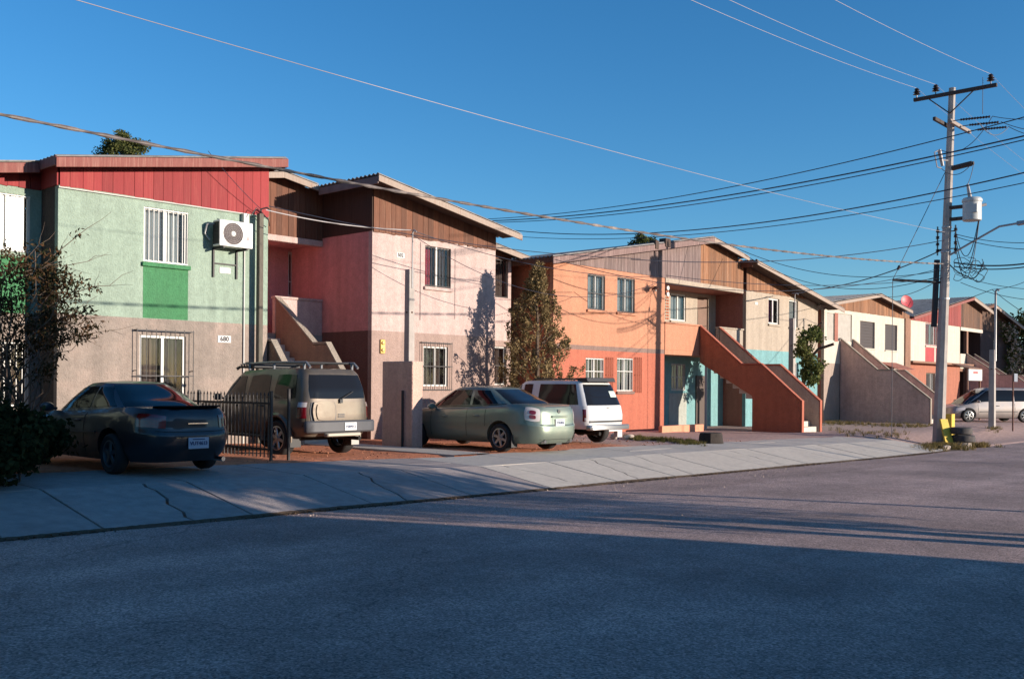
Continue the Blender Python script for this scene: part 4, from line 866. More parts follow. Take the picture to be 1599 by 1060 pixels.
class Car:
    """parts are modelled in car space: x across, y forward from the rear bumper, z up; then set down on the lot"""
    def __init__(s, name, label, cat, loc, rot, group=None):
        s.root = thing(name, loc, label, cat, group); s.root.rotation_euler = (0, 0, rot); ORG[s.root.name] = Vector((0, 0, 0))
    def add(s, name, mb, m, parent=None, smooth=35, bevel=0, fix=True): return ob(name, mb, m, parent or s.root, smooth=smooth, bevel=bevel, fix=fix)
    def body(s, loft, ts, m, wheels, R, crown=.04, name='body', caps=(.985, .93, .84, .7, .52, .3, .1), inset=.3, zc=None):
        b = s.add(name, loft.solid(ts, crown, caps=caps), m, smooth=40)
        cut = MB(); hw = max(loft.hw(t) for t in ts)
        for y in wheels:
            for sg in (-1, 1):
                cut.lathe([(R, sg * (hw - inset)), (R, sg * (hw + .3))], (0, y, zc or R - .055), 'x', 40)
        co = ob('cut', cut, V_under, s.root)
        md = b.modifiers.new('arches', 'BOOLEAN'); md.operation = 'DIFFERENCE'; md.object = co; md.solver = 'EXACT'; md.use_self = True
        bpy.context.view_layer.update()
        me = bpy.data.meshes.new_from_object(b.evaluated_get(bpy.context.evaluated_depsgraph_get()))
        b.modifiers.clear(); old = b.data; b.data = me; bpy.data.meshes.remove(old)
        for p in me.polygons: p.use_smooth = True
        me.set_sharp_from_angle(angle=math.radians(40))
        bpy.data.objects.remove(co)
        # dark floor and wheel housings inside the arches
        q = MB(); q.box(-hw + inset + .02, hw - inset - .02, min(wheels) - R - .1, max(wheels) + R + .1, .19 if R < .4 else .40, .62); s.add('underbody', q, V_under, smooth=0)
        s.b = b; return b
    def wheel(s, x, y, r, w, rim_m, spokes=6, rr=None, sg=1, style='spoke'):
        rr = rr or r * .66; o = x
        q = MB(); q.lathe([(rr, -w / 2 + .02), (r - .04, -w / 2), (r - .012, -w / 2 + .02), (r, -w / 2 + .05), (r, w / 2 - .05), (r - .012, w / 2 - .02), (r - .04, w / 2), (rr, w / 2 - .02)], (x, y, r), 'x', 40, close=False)
        t = s.add('wheel', q, V_tyre, smooth=35)
        q = MB(); f = sg * (w / 2 - .035)
        q.lathe([(rr + .003, f + sg * .02), (rr - .015, f + sg * .024), (rr - .03, f - sg * .01), (rr - .035, -f)], (x, y, r), 'x', 40, close=False)
        if style == 'spoke':
            for k in range(spokes):
                a = 2 * math.pi * k / spokes + .3; d = Vector((0, math.cos(a), math.sin(a))); n = Vector((0, -d.z, d.y)); c = Vector((x + f - sg * .005, y, r))
                for hwid, r0, r1 in ((.03, .03, rr - .01),):
                    A = c + d * r0; B_ = c + d * r1; ex = Vector((sg * .022, 0, 0))
                    q.add([A - n * hwid * 1.3, A + n * hwid * 1.3, B_ + n * hwid, B_ - n * hwid, A - n * hwid + ex, A + n * hwid + ex, B_ + n * hwid * .8 + ex * .6, B_ - n * hwid * .8 + ex * .6], [(0, 1, 2, 3), (4, 5, 6, 7), (0, 1, 5, 4), (1, 2, 6, 5), (2, 3, 7, 6), (3, 0, 4, 7)])
        else:
            q.lathe([(rr - .03, f - sg * .012), (rr * .7, f + sg * .012), (rr * .35, f + sg * .02), (rr * .3, f + sg * .0)], (x, y, r), 'x', 40)
        q.lathe([(.055, f), (.05, f + sg * .03), (.0, f + sg * .034)], (x, y, r), 'x', 20, close=False)
        s.add('rim', q, rim_m, t, smooth=35)
        q = MB(); q.lathe([(rr - .035, 0), (.02, 0.004)], (x + f - sg * .05, y, r), 'x', 30); s.add('brake_disc', q, V_under, t, smooth=0)
    def wheels(s, ys, x, r, w, rim_m, **k):
        for y in ys:
            for sg in (-1, 1): s.wheel(sg * x, y, r, w, rim_m, sg=sg, **k)
    def strip(s, pts, r, m, name='seam'): q = MB(); q.tube(pts, r, 5); return s.add(name, q, m, smooth=40)
    def mirror(s, sg, y, z, x, m):
        q = MB(); q.lathe([(.02, -.05), (.075, -.04), (.095, 0), (.07, .05), (.01, .07)], (0, 0, 0), 'y', 14); q.v = [(sg * x + v[0] * 1.25, y + v[1], z + v[2] * .8) for v in q.v]; q.box(min(sg * (x - .16), sg * x), max(sg * (x - .16), sg * x), y - .02, y + .03, z - .05, z - .01)
        return s.add('wing_mirror', q, m, smooth=50)
    def plate(s, x, y, z, txt, w=.31, h=.155, tilt=0, col=None, name='licence_plate'):
        q = MB(); q.box(x - w / 2, x + w / 2, y - .012, y, z - h / 2, z + h / 2); p = s.add(name, q, col or V_plate, smooth=0, bevel=.003)
        mt = mat('plate_ink', (.03, .05, .12), .6); text_part(txt, h * .44, (x, y - .015, z - h * .03), (1, 0, 0), (0, 0, 1), mt, p)
        q = MB(); q.box(x - w * .3, x + w * .3, y - .0155, y - .0125, z + h * .3, z + h * .39); s.add('plate_stripe', q, mt, p, smooth=0)
        return p

def seam_rear(car, L, x0, x1, t, r=.006, m=None): car.strip([L.rear(lerp(x0, x1, i / 14), t) for i in range(15)], r, m or V_seam)
def seam_side(car, L, y, t0, t1, sg, r=.005): car.strip([L.side(y + 0 * i, lerp(t0, t1, i / 8), sg) for i in range(9)], r, V_seam)

# ---- green-silver sedan
def sedan():
    c = Car('sedan', 'pale green metallic sedan parked tail to the street beside the white estate car', 'car', (17.25, 14.3, lot_z(17)), 0)
    m = paint('pale_green_metallic', (.21, .265, .215), metal=.6, rough=.3, d=.3)
    zt = table([(0, .97), (.12, 1.03), (.35, 1.075), (.8, 1.085), (1.6, 1.02), (2.6, .975), (3.5, .95), (4.1, .89), (4.6, .78), (4.86, .66)])
    zb = lambda y: .21
    pl = table([(0, .96), (.6, 1), (3.8, 1), (4.86, .9)])
    B_ = Loft([(0, .80), (.1, .86), (.35, .895), (.55, .90), (.8, .885), (.93, .855), (1, .80)], [(0, .14), (.1, .06), (.3, .0), (.5, .0), (.55, .025), (.9, .045), (1, .10)], [(0, 4.66), (.3, 4.84), (.6, 4.86), (1, 4.7)], zb, zt, 5.2, pl)
    c.body(B_, [0, .04, .1, .2, .3, .4, .47, .5, .53, .56, .6, .7, .8, .87, .93, .97, 1], m, (1.06, 3.86), .385, crown=.03)
    zr = table([(.5, 1.35), (1.5, 1.44), (2.2, 1.465), (2.9, 1.44), (3.8, 1.36)]); zg = lambda y: zt(y) - .03
    G_ = Loft([(0, .80), (.5, .70), (.9, .605), (1, .55)], [(0, .62), (.3, .82), (.7, 1.2), (1, 1.58)], [(0, 3.84), (.5, 3.4), (1, 2.85)], zg, zr, 4.2)
    c.add('cabin', G_.solid([0, .12, .3, .5, .7, .85, .93, .975, 1], .03, caps=(.94, .8, .6, .3, .1)), m, smooth=40)
    c.add('rear_window', patch(lambda u, v: G_.rear((u * 2 - 1) * lerp(.66, .50, v), lerp(.1, .93, v)), 14, 8, .005, rnd=.12), V_glass)
    c.add('windshield', patch(lambda u, v: G_.front((u * 2 - 1) * lerp(.68, .50, v), lerp(.1, .93, v)), 14, 8, .005, rnd=.1), V_glass)
    for sg in (-1, 1):
        for nm, (y0, y1, y2, y3) in (('rear_side_window', (1.22, 2.02, 2.06, 1.62)), ('front_side_window', (2.11, 3.36, 2.78, 2.15))):
            c.add(nm, patch(lambda u, v: G_.side(lerp(lerp(y0, y1, u), lerp(y3, y2, u), v), lerp(.16, .86, v), sg), 10, 6, .006), V_glass)
        c.strip([G_.side(lerp(1.0, 3.45, i / 16), .12, sg) + Vector((sg * .008, 0, 0)) for i in range(17)], .009, V_black, 'belt_trim')
        for y in (1.5, 2.1, 3.3):
            c.strip([B_.side(y, t / 20, sg) for t in range(3 if y > 2 else 9, 20)], .005, V_seam)
        for y in (1.78, 2.82):
            q = MB(); p = B_.side(y, .74, sg); q.tube([p + Vector((sg * .005, -.09, 0)), p + Vector((sg * .035, -.05, 0)), p + Vector((sg * .035, .05, 0)), p + Vector((sg * .005, .09, 0))], .014); c.add('door_handle', q, m)
        a0, a1 = (-111, -139) if sg < 0 else (-69, -41)
        tl = c.add('tail_light', patch(lambda u, v: B_.P(math.radians(lerp(a0, a1, u)), lerp(.60, .955, v)), 12, 8, .008, rnd=.45), V_clear)
        for v0 in (.33, .66):
            c.add('lens', patch(lambda u, v: B_.P(math.radians(lerp(a0, a1, .3 + .42 * u)), lerp(.60, .955, v0 - .15 + .3 * v)), 8, 8, .014, rnd=.6), V_red, tl)
        c.mirror(sg, 3.2, 1.0, .96, m)
    q = patch(lambda u, v: B_.rear(lerp(-.24, .24, u), lerp(.575, .80, v)), 6, 6, .003); c.add('plate_recess', q, m)
    c.plate(0, .012, .68, 'VTR4826'); 
    q = MB(); q.box(-.27, .27, .0, .05, .80, .835); c.add('boot_trim', q, m, bevel=.008)
    q = MB(); q.lathe([(.045, -.01), (.04, .01)], (0, .045, .93), 'y', 20); c.add('badge', q, V_chrome)
    seam_rear(c, B_, -.8, .8, .535, .007); seam_rear(c, B_, -.78, .78, .12, .005)
    for x in (-.45, .45):
        q = MB(); q.lathe([(.035, -.05), (.04, -.05), (.04, .3), (.03, .3)], (x, .1, .26), 'y', 16); c.add('exhaust_pipe', q, V_chrome)
    c.wheels((1.06, 3.86), .78, .325, .215, V_rim, spokes=6)
    for sg in (-1, 1): q = MB(); q.box(sg * .78 - .1, sg * .78 + .1, .68, .695, .12, .4); c.add('mud_flap', q, V_black, smooth=0)
sedan()

# ---- champagne off-roader
def offroader():
    c = Car('sport_utility_vehicle', 'champagne off-roader with roof rack parked in front of the green house stair', 'car', (12.52, 16.1, lot_z(13)), 0)
    m = paint('champagne_metallic', (.115, .095, .072), metal=.5, rough=.38, d=.3)
    zt = table([(0, 1.13), (.5, 1.13), (3.1, 1.10), (3.4, 1.08), (4.3, 1.0), (4.5, .9)]); zb = lambda y: .42
    B_ = Loft([(0, .80), (.15, .86), (.5, .89), (.85, .88), (1, .845)], [(0, .16), (.2, .10), (.5, .075), (1, .09)], [(0, 4.4), (.5, 4.5), (1, 4.42)], zb, zt, 9)
    c.body(B_, [0, .05, .15, .3, .5, .65, .8, .9, .96, 1], m, (1.0, 3.65), .44, crown=.02, inset=.28, zc=.37)
    zr = table([(0, 1.72), (.3, 1.77), (1.7, 1.77), (2.0, 1.75), (2.9, 1.72), (3.4, 1.6)]); zg = lambda y: zt(y) - .02
    G_ = Loft([(0, .845), (.5, .79), (.88, .725), (1, .67)], [(0, .085), (.4, .12), (.85, .24), (1, .34)], [(0, 3.35), (.5, 3.05), (1, 2.65)], zg, zr, 8)
    c.add('cabin', G_.solid([0, .1, .3, .5, .7, .85, .92, .97, 1], .035, caps=(.95, .8, .6, .3, .1)), m, smooth=40)
    c.add('rear_window', patch(lambda u, v: G_.rear((u * 2 - 1) * lerp(.70, .63, v), lerp(.10, .84, v)), 14, 8, .006, rnd=.14), V_glass)
    c.add('windshield', patch(lambda u, v: G_.front((u * 2 - 1) * lerp(.72, .62, v), lerp(.1, .9, v)), 12, 8, .006, rnd=.1), V_glass)
    for sg in (-1, 1):
        for nm, ys in (('quarter_window', (.42, 1.18, 1.12, .50)), ('rear_side_window', (1.34, 2.12, 2.06, 1.36)), ('front_side_window', (2.24, 3.15, 2.72, 2.26))):
            y0, y1, y2, y3 = ys
            c.add(nm, patch(lambda u, v: G_.side(lerp(lerp(y0, y1, u), lerp(y3, y2, u), v), lerp(.10, .83, v), sg), 8, 6, .006, rnd=.16), V_glass)
        for y in (1.26, 2.18, 3.2): c.strip([B_.side(y, t / 16, sg) for t in range(2 if y > 2 else 8, 17)], .005, V_seam)
        for y in (1.55, 2.45):
            q = MB(); p = B_.side(y, .86, sg); q.tube([p + Vector((sg * .0, -.08, 0)), p + Vector((sg * .03, -.05, 0)), p + Vector((sg * .03, .05, 0)), p + Vector((0, .08, 0))], .016); c.add('door_handle', q, V_black)
        a0, a1 = (-120, -144) if sg < 0 else (-60, -36)
        tl = c.add('tail_light', patch(lambda u, v: B_.P(math.radians(lerp(a0, a1, u)), lerp(.52, .97, v)), 10, 8, .01), V_red)
        c.add('lens', patch(lambda u, v: B_.P(math.radians(lerp(a0, a1, u)), lerp(.83, .96, v)), 10, 4, .014), V_clear, tl)
        # flared arches
        for y in (1.0, 3.65):
            q = MB(); R = []
            for i in range(25):
                a = math.radians(lerp(-8, 188, i / 24)); R.append([(sg * (.86 + dx), y + math.cos(a) * r, .37 + math.sin(a) * r) for dx, r in ((0, .43), (.055, .44), (.06, .475), (.02, .52), (0, .52))])
            q.grid(R); c.add('arch_flare', q, m)
        c.mirror(sg, 3.0, 1.18, 1.0, V_black)
        q = MB(); q.box(sg * .86 - .03, sg * .86 + .06, 1.5, 3.15, .36, .42); c.add('side_step', q, V_black, bevel=.02)
        rr_ = MB(); rr_.tube([(sg * .60, .25, 1.80), (sg * .60, .38, 1.90), (sg * .60, 1.6, 1.91), (sg * .58, 2.7, 1.88), (sg * .55, 2.95, 1.78)], .027, 10)
        for y in (.45, 1.5, 2.4): rr_.tube([(sg * .60, y, 1.76), (sg * .60, y, 1.91)], .03, 8)
        c.add('roof_rail', rr_, mat('grey_rack_tube', (.25, .25, .26), .4, metal=.5))
    q = MB()
    for y in (.5, 1.25, 2.0): q.tube([(-.6, y, 1.90), (.6, y, 1.90)], .02, 8)
    c.add('rack_bars', q, V_black)
    q = MB(); q.prism([(2.25, 1.80), (2.25, 1.92), (2.55, 1.93), (3.0, 1.80)], 'x', -.6, .6); rk = c.add('rack_fairing', q, V_black, bevel=.02)
    q = MB()
    for k in range(4): q.prism([(2.42 + k * .1, 1.84), (2.46 + k * .1, 1.84), (2.49 + k * .1, 1.89), (2.45 + k * .1, 1.89)], 'x', -.606, -.6005)
    c.add('fairing_slots', q, V_chrome, rk, smooth=0)
    # tailgate: bulge for the kit box, vents, plate, wiper, bumper
    def bul(u, v):
        p = B_.rear(lerp(-.66, -.13, u), lerp(.40, 1.0, v)); return p
    q = patch(bul, 10, 10, .05, skirt=.0, rnd=.5); q2 = patch(lambda u, v: B_.rear(lerp(-.60, -.19, u), lerp(.47, .93, v)), 10, 10, .075, skirt=-.05, rnd=.5); q.add(q2.v, q2.f)
    c.add('tailgate_bulge', q, m, smooth=60)
    q = patch(lambda u, v: B_.rear(lerp(-.70, -.09, u), lerp(.36, 1.0, v)), 10, 10, .012, rnd=.42); c.add('bulge_surround', q, V_grey)
    q = MB()
    for k in range(3): q.box(-.04, .12, .062, .085, .80 + k * .028, .815 + k * .028)
    c.add('badge', q, V_grey, smooth=0)
    p0 = G_.rear(.02, .06); p1 = G_.rear(.34, .33); q = MB(); q.tube([p0 + Vector((0, -.03, -.02)), p0 + Vector((0, -.045, .02)), p1 + Vector((0, -.03, 0))], .012); q.box(p0.x - .035, p0.x + .035, p0.y - .05, p0.y, p0.z - .06, p0.z + .02); c.add('rear_wiper', q, V_black)
    q = MB(); q.prism([(-.87, .10), (-.86, -.0), (-.7, -.06), (.7, -.06), (.86, 0), (.87, .10)], 'z', .50, .74); bp = c.add('rear_bumper', q, V_grey, bevel=.03)
    q = MB(); q.prism([(-.45, .02), (-.42, -.10), (.42, -.10), (.45, .02)], 'z', .42, .498); c.add('bumper_step', q, mat('champagne_bumper', (.30, .27, .22), .5, metal=.3), bp, bevel=.02)
    c.plate(.17, -.065, .62, 'VSB9012', .30, .16)
    seam_rear(c, B_, -.8, .8, .30, .006); 
    for x in (-.78, .78): c.strip([B_.rear(x * .985, t / 10) for t in range(3, 10)], .005, V_seam)
    c.wheels((1.0, 3.65), .76, .37, .25, V_rim, spokes=6)
    q = MB(); q.box(-.5, .5, 1.0, 1.12, .3, .42); c.add('rear_axle', q, V_under)
    q = MB(); q.box(.66, .86, .52, .535, .2, .44); c.add('mud_flap', q, mat('white_mud_flap', (.36, .35, .32), .6), smooth=0); q = MB(); q.box(-.88, -.62, .52, .535, .2, .46); c.add('mud_flap', q, V_black, smooth=0)
    q = MB(); q.tube([(.5, .05, .36), (.5, .9, .36)], .04, 12); c.add('exhaust_pipe', q, V_under)
offroader()

# ---- white two-door estate
def estate():
    c = Car('sport_utility_vehicle', 'white two-door off-roader with dark rear spoiler parked beside the pale green sedan', 'car', (20.85, 15.6, lot_z(21)), 0)
    m = paint('white_car_paint', (.68, .67, .66), metal=0, rough=.3, d=.10)
    zt = table([(0, 1.02), (1.5, 1.0), (3.2, .98), (4.2, .94), (4.5, .85)]); zb = lambda y: .42
    B_ = Loft([(0, .78), (.2, .84), (.6, .86), (1, .83)], [(0, .12), (.2, .10), (.6, .09), (1, .13)], [(0, 4.35), (.5, 4.45), (1, 4.4)], zb, zt, 10)
    c.body(B_, [0, .05, .2, .4, .6, .8, .92, 1], m, (.98, 3.55), .41, crown=.015, inset=.28, zc=.34)
    zr = table([(0, 1.61), (.5, 1.66), (2.2, 1.66), (2.9, 1.6), (3.3, 1.5)]); zg = lambda y: zt(y) - .02
    G_ = Loft([(0, .825), (.5, .76), (.9, .69), (1, .64)], [(0, .135), (.5, .28), (.9, .42), (1, .50)], [(0, 3.3), (.5, 2.95), (1, 2.5)], zg, zr, 9)
    c.add('cabin', G_.solid([0, .1, .3, .5, .7, .85, .92, .97, 1], .02, caps=(.95, .8, .6, .3, .1)), m, smooth=40)
    rw = c.add('rear_window', patch(lambda u, v: G_.rear((u * 2 - 1) * lerp(.715, .60, v), lerp(.05, .88, v)), 14, 8, .006, rnd=.05), V_glass)
    q = patch(lambda u, v: G_.rear(lerp(.33, .60, u), lerp(.38, .62, v)), 4, 4, .011); c.add('sticker', q, mat('pale_sticker', (.5, .58, .52), .6), rw, smooth=0)
    c.add('windshield', patch(lambda u, v: G_.front((u * 2 - 1) * lerp(.72, .58, v), lerp(.1, .9, v)), 12, 8, .006), V_glass)
    for sg in (-1, 1):
        for nm, ys in (('quarter_window', (.42, 1.80, 1.80, .60)), ('front_side_window', (2.05, 2.35, 2.35, 2.05)), ('vent_window', (2.47, 3.1, 2.62, 2.47))):
            y0, y1, y2, y3 = ys
            c.add(nm, patch(lambda u, v: G_.side(lerp(lerp(y0, y1, u), lerp(y3, y2, u), v), lerp(.08, .88, v), sg), 10, 6, .006, rnd=.04), V_glass)
        for y in (1.95, 3.2): c.strip([B_.side(y, t / 16, sg) for t in range(2, 17)], .005, V_seam)
        a0, a1 = (-126, -139) if sg < 0 else (-54, -41)
        tl = c.add('tail_light', patch(lambda u, v: B_.P(math.radians(lerp(a0, a1, u)), lerp(.34, .86, v)), 10, 8, .01), V_red)
        c.add('lens', patch(lambda u, v: B_.P(math.radians(lerp(a0, lerp(a0, a1, .5), u)), lerp(.36, .5, v)), 8, 4, .014), V_clear, tl)
        c.mirror(sg, 2.95, 1.08, .95, m)
        q = MB(); q.tube([(sg * .56, .75, 1.685), (sg * .56, .85, 1.72), (sg * .56, 2.1, 1.72), (sg * .56, 2.2, 1.68)], .016, 8); c.add('roof_rail', q, V_black)
    q = MB()
    for y in (.9, 1.5, 2.05): q.tube([(-.56, y, 1.715), (.56, y, 1.715)], .013, 6)
    c.add('rack_bars', q, V_black)
    q = MB(); q.prism([(.28, 1.64), (.32, 1.75), (.74, 1.74), (.60, 1.66)], 'x', -.60, .60)
    for x in (-.35, .35): q.box(x - .03, x + .03, .45, .6, 1.6, 1.68)
    c.add('rear_spoiler', q, V_black, bevel=.01)
    q = patch(lambda u, v: B_.rear(lerp(-.70, .70, u), lerp(.28, .37, v)), 12, 3, .008); c.add('tailgate_stripe', q, V_black)
    q = MB(); q.box(.0, .1, .07, .1, .965, .985); c.add('tailgate_handle', q, V_seam, smooth=0)
    seam_rear(c, B_, -.74, .74, .22, .006); seam_rear(c, G_, -.78, .78, .015, .006)
    q = MB(); q.prism([(-.85, .14), (-.85, .0), (-.75, -.05), (.75, -.05), (.85, 0), (.85, .14)], 'z', .40, .53); c.add('rear_bumper', q, mat('dull_chrome', (.42, .42, .43), .3, metal=.8), bevel=.02)
    q = MB(); q.box(-.1, .28, -.04, .0, .36, .398); q.box(.3, .5, -.02, .1, .2, .39); c.add('bumper_bracket', q, mat('white_bracket', (.55, .53, .5), .5), smooth=0)
    q = MB(); q.tube([(-.3, .1, .3), (-.3, 1.2, .33)], .05, 10); q.tube([(-.55, .98, .34), (.55, .98, .34)], .06, 10); q.lathe([(.02, -.14), (.12, -.08), (.12, .08), (.02, .14)], (0, .98, .34), 'y', 14); c.add('rear_axle', q, V_under)
    q = patch(lambda u, v: B_.side(lerp(.55, .75, u), lerp(.58, .75, v), -1), 4, 4, .003); c.add('fuel_flap', q, m)
    c.wheels((.98, 3.55), .74, .345, .225, V_rim, spokes=5)
estate()

# ---- dark coupe in the shade
def coupe():
    c = Car('coupe', 'dark blue two-door coupe with number plate parked in shade left of the iron fence', 'car', (7.68, 13.35, lot_z(7.6) - .0), 0)
    m = paint('dark_blue_metallic', (.008, .008, .013), metal=.1, rough=.35, d=.02)
    zt = table([(0, .93), (.15, .985), (.5, 1.0), (.9, .99), (2.2, .92), (3.1, .90), (3.9, .82), (4.4, .68), (4.6, .55)]); zb = lambda y: .2
    B_ = Loft([(0, .74), (.15, .81), (.4, .845), (.6, .85), (.85, .83), (1, .75)], [(0, .2), (.15, .08), (.35, .0), (.55, .0), (.6, .03), (.9, .05), (1, .10)], [(0, 4.4), (.3, 4.58), (.6, 4.6), (1, 4.45)], zb, zt, 4.6, table([(0, .97), (.6, 1), (3.6, 1), (4.6, .88)]))
    c.body(B_, [0, .04, .1, .2, .3, .4, .48, .52, .56, .6, .7, .8, .87, .93, .97, 1], m, (1.0, 3.62), .375, crown=.03)
    zr = table([(.5, 1.25), (1.4, 1.34), (2.0, 1.36), (2.6, 1.33), (3.4, 1.25)]); zg = lambda y: zt(y) - .03
    G_ = Loft([(0, .75), (.5, .665), (.9, .565), (1, .50)], [(0, .62), (.3, .86), (.7, 1.28), (1, 1.62)], [(0, 3.45), (.5, 3.0), (1, 2.45)], zg, zr, 3.8)
    c.add('cabin', G_.solid([0, .12, .3, .5, .7, .85, .93, .975, 1], .03, caps=(.94, .8, .6, .3, .1)), m, smooth=40)
    rw = c.add('rear_window', patch(lambda u, v: G_.rear((u * 2 - 1) * lerp(.64, .46, v), lerp(.08, .95, v)), 14, 8, .005, rnd=.12), V_glass)
    c.add('windshield', patch(lambda u, v: G_.front((u * 2 - 1) * lerp(.64, .46, v), lerp(.1, .93, v)), 14, 8, .005, rnd=.1), V_glass)
    for sg in (-1, 1):
        for nm, (y0, y1, y2, y3) in (('rear_side_window', (1.10, 1.78, 1.78, 1.55)), ('front_side_window', (1.84, 3.05, 2.4, 1.84))):
            c.add(nm, patch(lambda u, v: G_.side(lerp(lerp(y0, y1, u), lerp(y3, y2, u), v), lerp(.16, .86, v), sg), 10, 6, .006), V_glass)
        for y in (1.8, 3.15): c.strip([B_.side(y, t / 20, sg) for t in range(3, 20)], .005, V_seam)
        c.strip([B_.side(lerp(1.4, 3.3, i / 10), .55, sg) + Vector((sg * .01, 0, 0)) for i in range(11)], .014, m, 'rub_strip')
        q = MB(); p = B_.side(2.0, .8, sg); q.tube([p + Vector((0, -.09, 0)), p + Vector((sg * .03, -.05, 0)), p + Vector((sg * .03, .05, 0)), p + Vector((0, .09, 0))], .014); c.add('door_handle', q, m)
        a0, a1 = (-103, -136) if sg < 0 else (-77, -44)
        c.add('tail_light', patch(lambda u, v: B_.P(math.radians(lerp(a0, a1, u)), lerp(.66, .90, v)), 14, 6, .008, rnd=.1), V_red)
        c.mirror(sg, 2.95, .97, .92, m)
    seam_rear(c, B_, -.76, .76, .60, .007)
    q = MB(); P = [[(x, y + (.06 * (1 - (x / .5) ** 2) * -1), z) for x in [(-.5 + 1.0 * i / 16) for i in range(17)]] for y, z in ((.34, .99), (.30, 1.02), (.13, 1.03), (.14, 1.015), (.26, .985))]; q.grid(P); c.add('boot_spoiler', q, m, smooth=50)
    p = c.plate(.05, -.012, .48, 'VUT4613', .33, .165, col=mat('pale_blue_plate', (.30, .36, .45), .5))
    q = MB(); q.box(-.11, .21, .0, .05, .76, .775); c.add('boot_lettering_bar', q, V_chrome, smooth=0)
    c.wheels((1.0, 3.62), .735, .305, .2, mat('dull_dark_rim', (.10, .10, .105), .5, metal=.6), spokes=5)
    q = MB(); q.lathe([(.03, -.04), (.035, -.04), (.035, .2), (.03, .2)], (.5, .08, .22), 'y', 14); c.add('exhaust_pipe', q, V_chrome)
coupe()

# ---- silver people carrier across the side street
def minivan():
    pr = onZ(1591, 659, lot_z(52)); pf = onZ(1497, 651.5, lot_z(52))
    ctr = onZ(1497, 655, lot_z(52) - .0); d = 51.0
    A_ = onD(1497, 640, d - .2); A_.z = lot_z(52); ang = math.atan2(-(onD(1591, 640, d + .2) - A_).x, (onD(1591, 640, d + .2) - A_).y)
    dirv = (A_ - onD(1591, 640, d + .2)); dirv.z = 0; dirv.normalize()
    rear = A_ - dirv * 3.98
    c = Car('minivan', 'silver minivan seen from the side behind the thin concrete post', 'van', (rear.x, rear.y, lot_z(52)), math.atan2(-dirv.x, dirv.y))
    m = paint('silver_beige_metallic', (.34, .30, .28), metal=.6, rough=.35, d=.3)
    zt = table([(0, 1.0), (3.0, .98), (3.7, .95), (4.5, .80), (4.9, .66)]); zb = lambda y: .22
    B_ = Loft([(0, .86), (.2, .93), (.6, .96), (1, .90)], [(0, .08), (.3, 0), (.6, .02), (1, .05)], [(0, 4.75), (.4, 4.88), (1, 4.75)], zb, zt, 6, table([(0, 1), (3.6, 1), (4.9, .88)]))
    c.body(B_, [0, .06, .2, .4, .55, .7, .85, .94, 1], m, (.95, 3.98), .39, crown=.02)
    zr = table([(0, 1.64), (.6, 1.72), (2.4, 1.73), (3.1, 1.66), (4, 1.5)]); zg = lambda y: zt(y) - .03
    G_ = Loft([(0, .89), (.5, .82), (.9, .72), (1, .66)], [(0, .06), (.6, .2), (1, .45)], [(0, 4.2), (.5, 3.62), (1, 2.85)], zg, zr, 5.5)
    c.add('cabin', G_.solid([0, .12, .3, .5, .7, .85, .93, .975, 1], .03, caps=(.94, .8, .6, .3, .1)), m, smooth=40)
    c.add('rear_window', patch(lambda u, v: G_.rear((u * 2 - 1) * lerp(.74, .6, v), lerp(.1, .9, v)), 12, 8, .005), V_glass); c.add('windshield', patch(lambda u, v: G_.front((u * 2 - 1) * lerp(.74, .6, v), lerp(.1, .9, v)), 12, 8, .005), V_glass)
    for sg in (-1, 1):
        for nm, (y0, y1, y2, y3) in (('quarter_window', (.4, 1.5, 1.5, .55)), ('rear_side_window', (1.56, 2.62, 2.62, 1.56)), ('front_side_window', (2.68, 3.85, 2.9, 2.68))):
            c.add(nm, patch(lambda u, v: G_.side(lerp(lerp(y0, y1, u), lerp(y3, y2, u), v), lerp(.12, .86, v), sg), 10, 6, .006), V_glass)
        for y in (1.53, 2.65, 3.5): c.strip([B_.side(y, t / 20, sg) for t in range(4, 20)], .006, V_seam)
        c.strip([B_.side(lerp(1.4, 3.4, i / 10), .42, sg) + Vector((sg * .01, 0, 0)) for i in range(11)], .022, V_grey, 'rub_strip')
        for y in (2.45, 2.8): q = MB(); p = B_.side(y, .8, sg); q.tube([p + Vector((0, -.09, 0)), p + Vector((sg * .03, 0, 0)), p + Vector((0, .09, 0))], .016); c.add('door_handle', q, V_black)
        a0, a1 = (132, 158) if sg < 0 else (48, 22)
        c.add('headlight', patch(lambda u, v: B_.P(math.radians(lerp(a0, a1, u)), lerp(.6, .85, v)), 10, 5, .008, rnd=.3), V_clear)
        c.mirror(sg, 3.55, 1.05, 1.05, m)
    c.wheels((.95, 3.98), .84, .34, .215, V_rim, spokes=6)
minivan()
# ------------------------------------------------------------------ poles, wires and things on the walls
M_pole = mat('pole_concrete', (.36, .32, .29), .9, var=.2, scale=3, streak=.15, bump=.4, bscale=40)
M_steel = mat('galvanised_steel', (.35, .34, .34), .5, metal=.5, var=.2, scale=6)
M_black = mat('black_cable_sheath', (.02, .02, .022), .6); M_alu = mat('bare_aluminium_wire', (.55, .50, .48), .5, metal=.3); M_palewire = mat('pale_wire', (.34, .30, .30), .6); M_darkwire = mat('dark_wire', (.025, .03, .05), .6)
M_ins = mat('dark_porcelain', (.035, .02, .016), .25); M_tank = mat('grey_tank_paint', (.42, .43, .42), .45, var=.1, scale=5)
M_yel = mat('yellow_road_paint', (.62, .42, .05), .7, var=.25, scale=6, col2=(.40, .27, .06)); M_arm = mat('dark_timber_arm', (.06, .045, .04), .9, var=.3, scale=8)
PD = 34.35
pb = onD(1465, 694, PD); pt = onD(1487, 138, PD); pb.z = -.62
def on_pole(py, px=None):
    """point of the pole axis seen at picture height py"""
    f = (694 - py) / (694 - 138.0); return pb.lerp(pt, f)
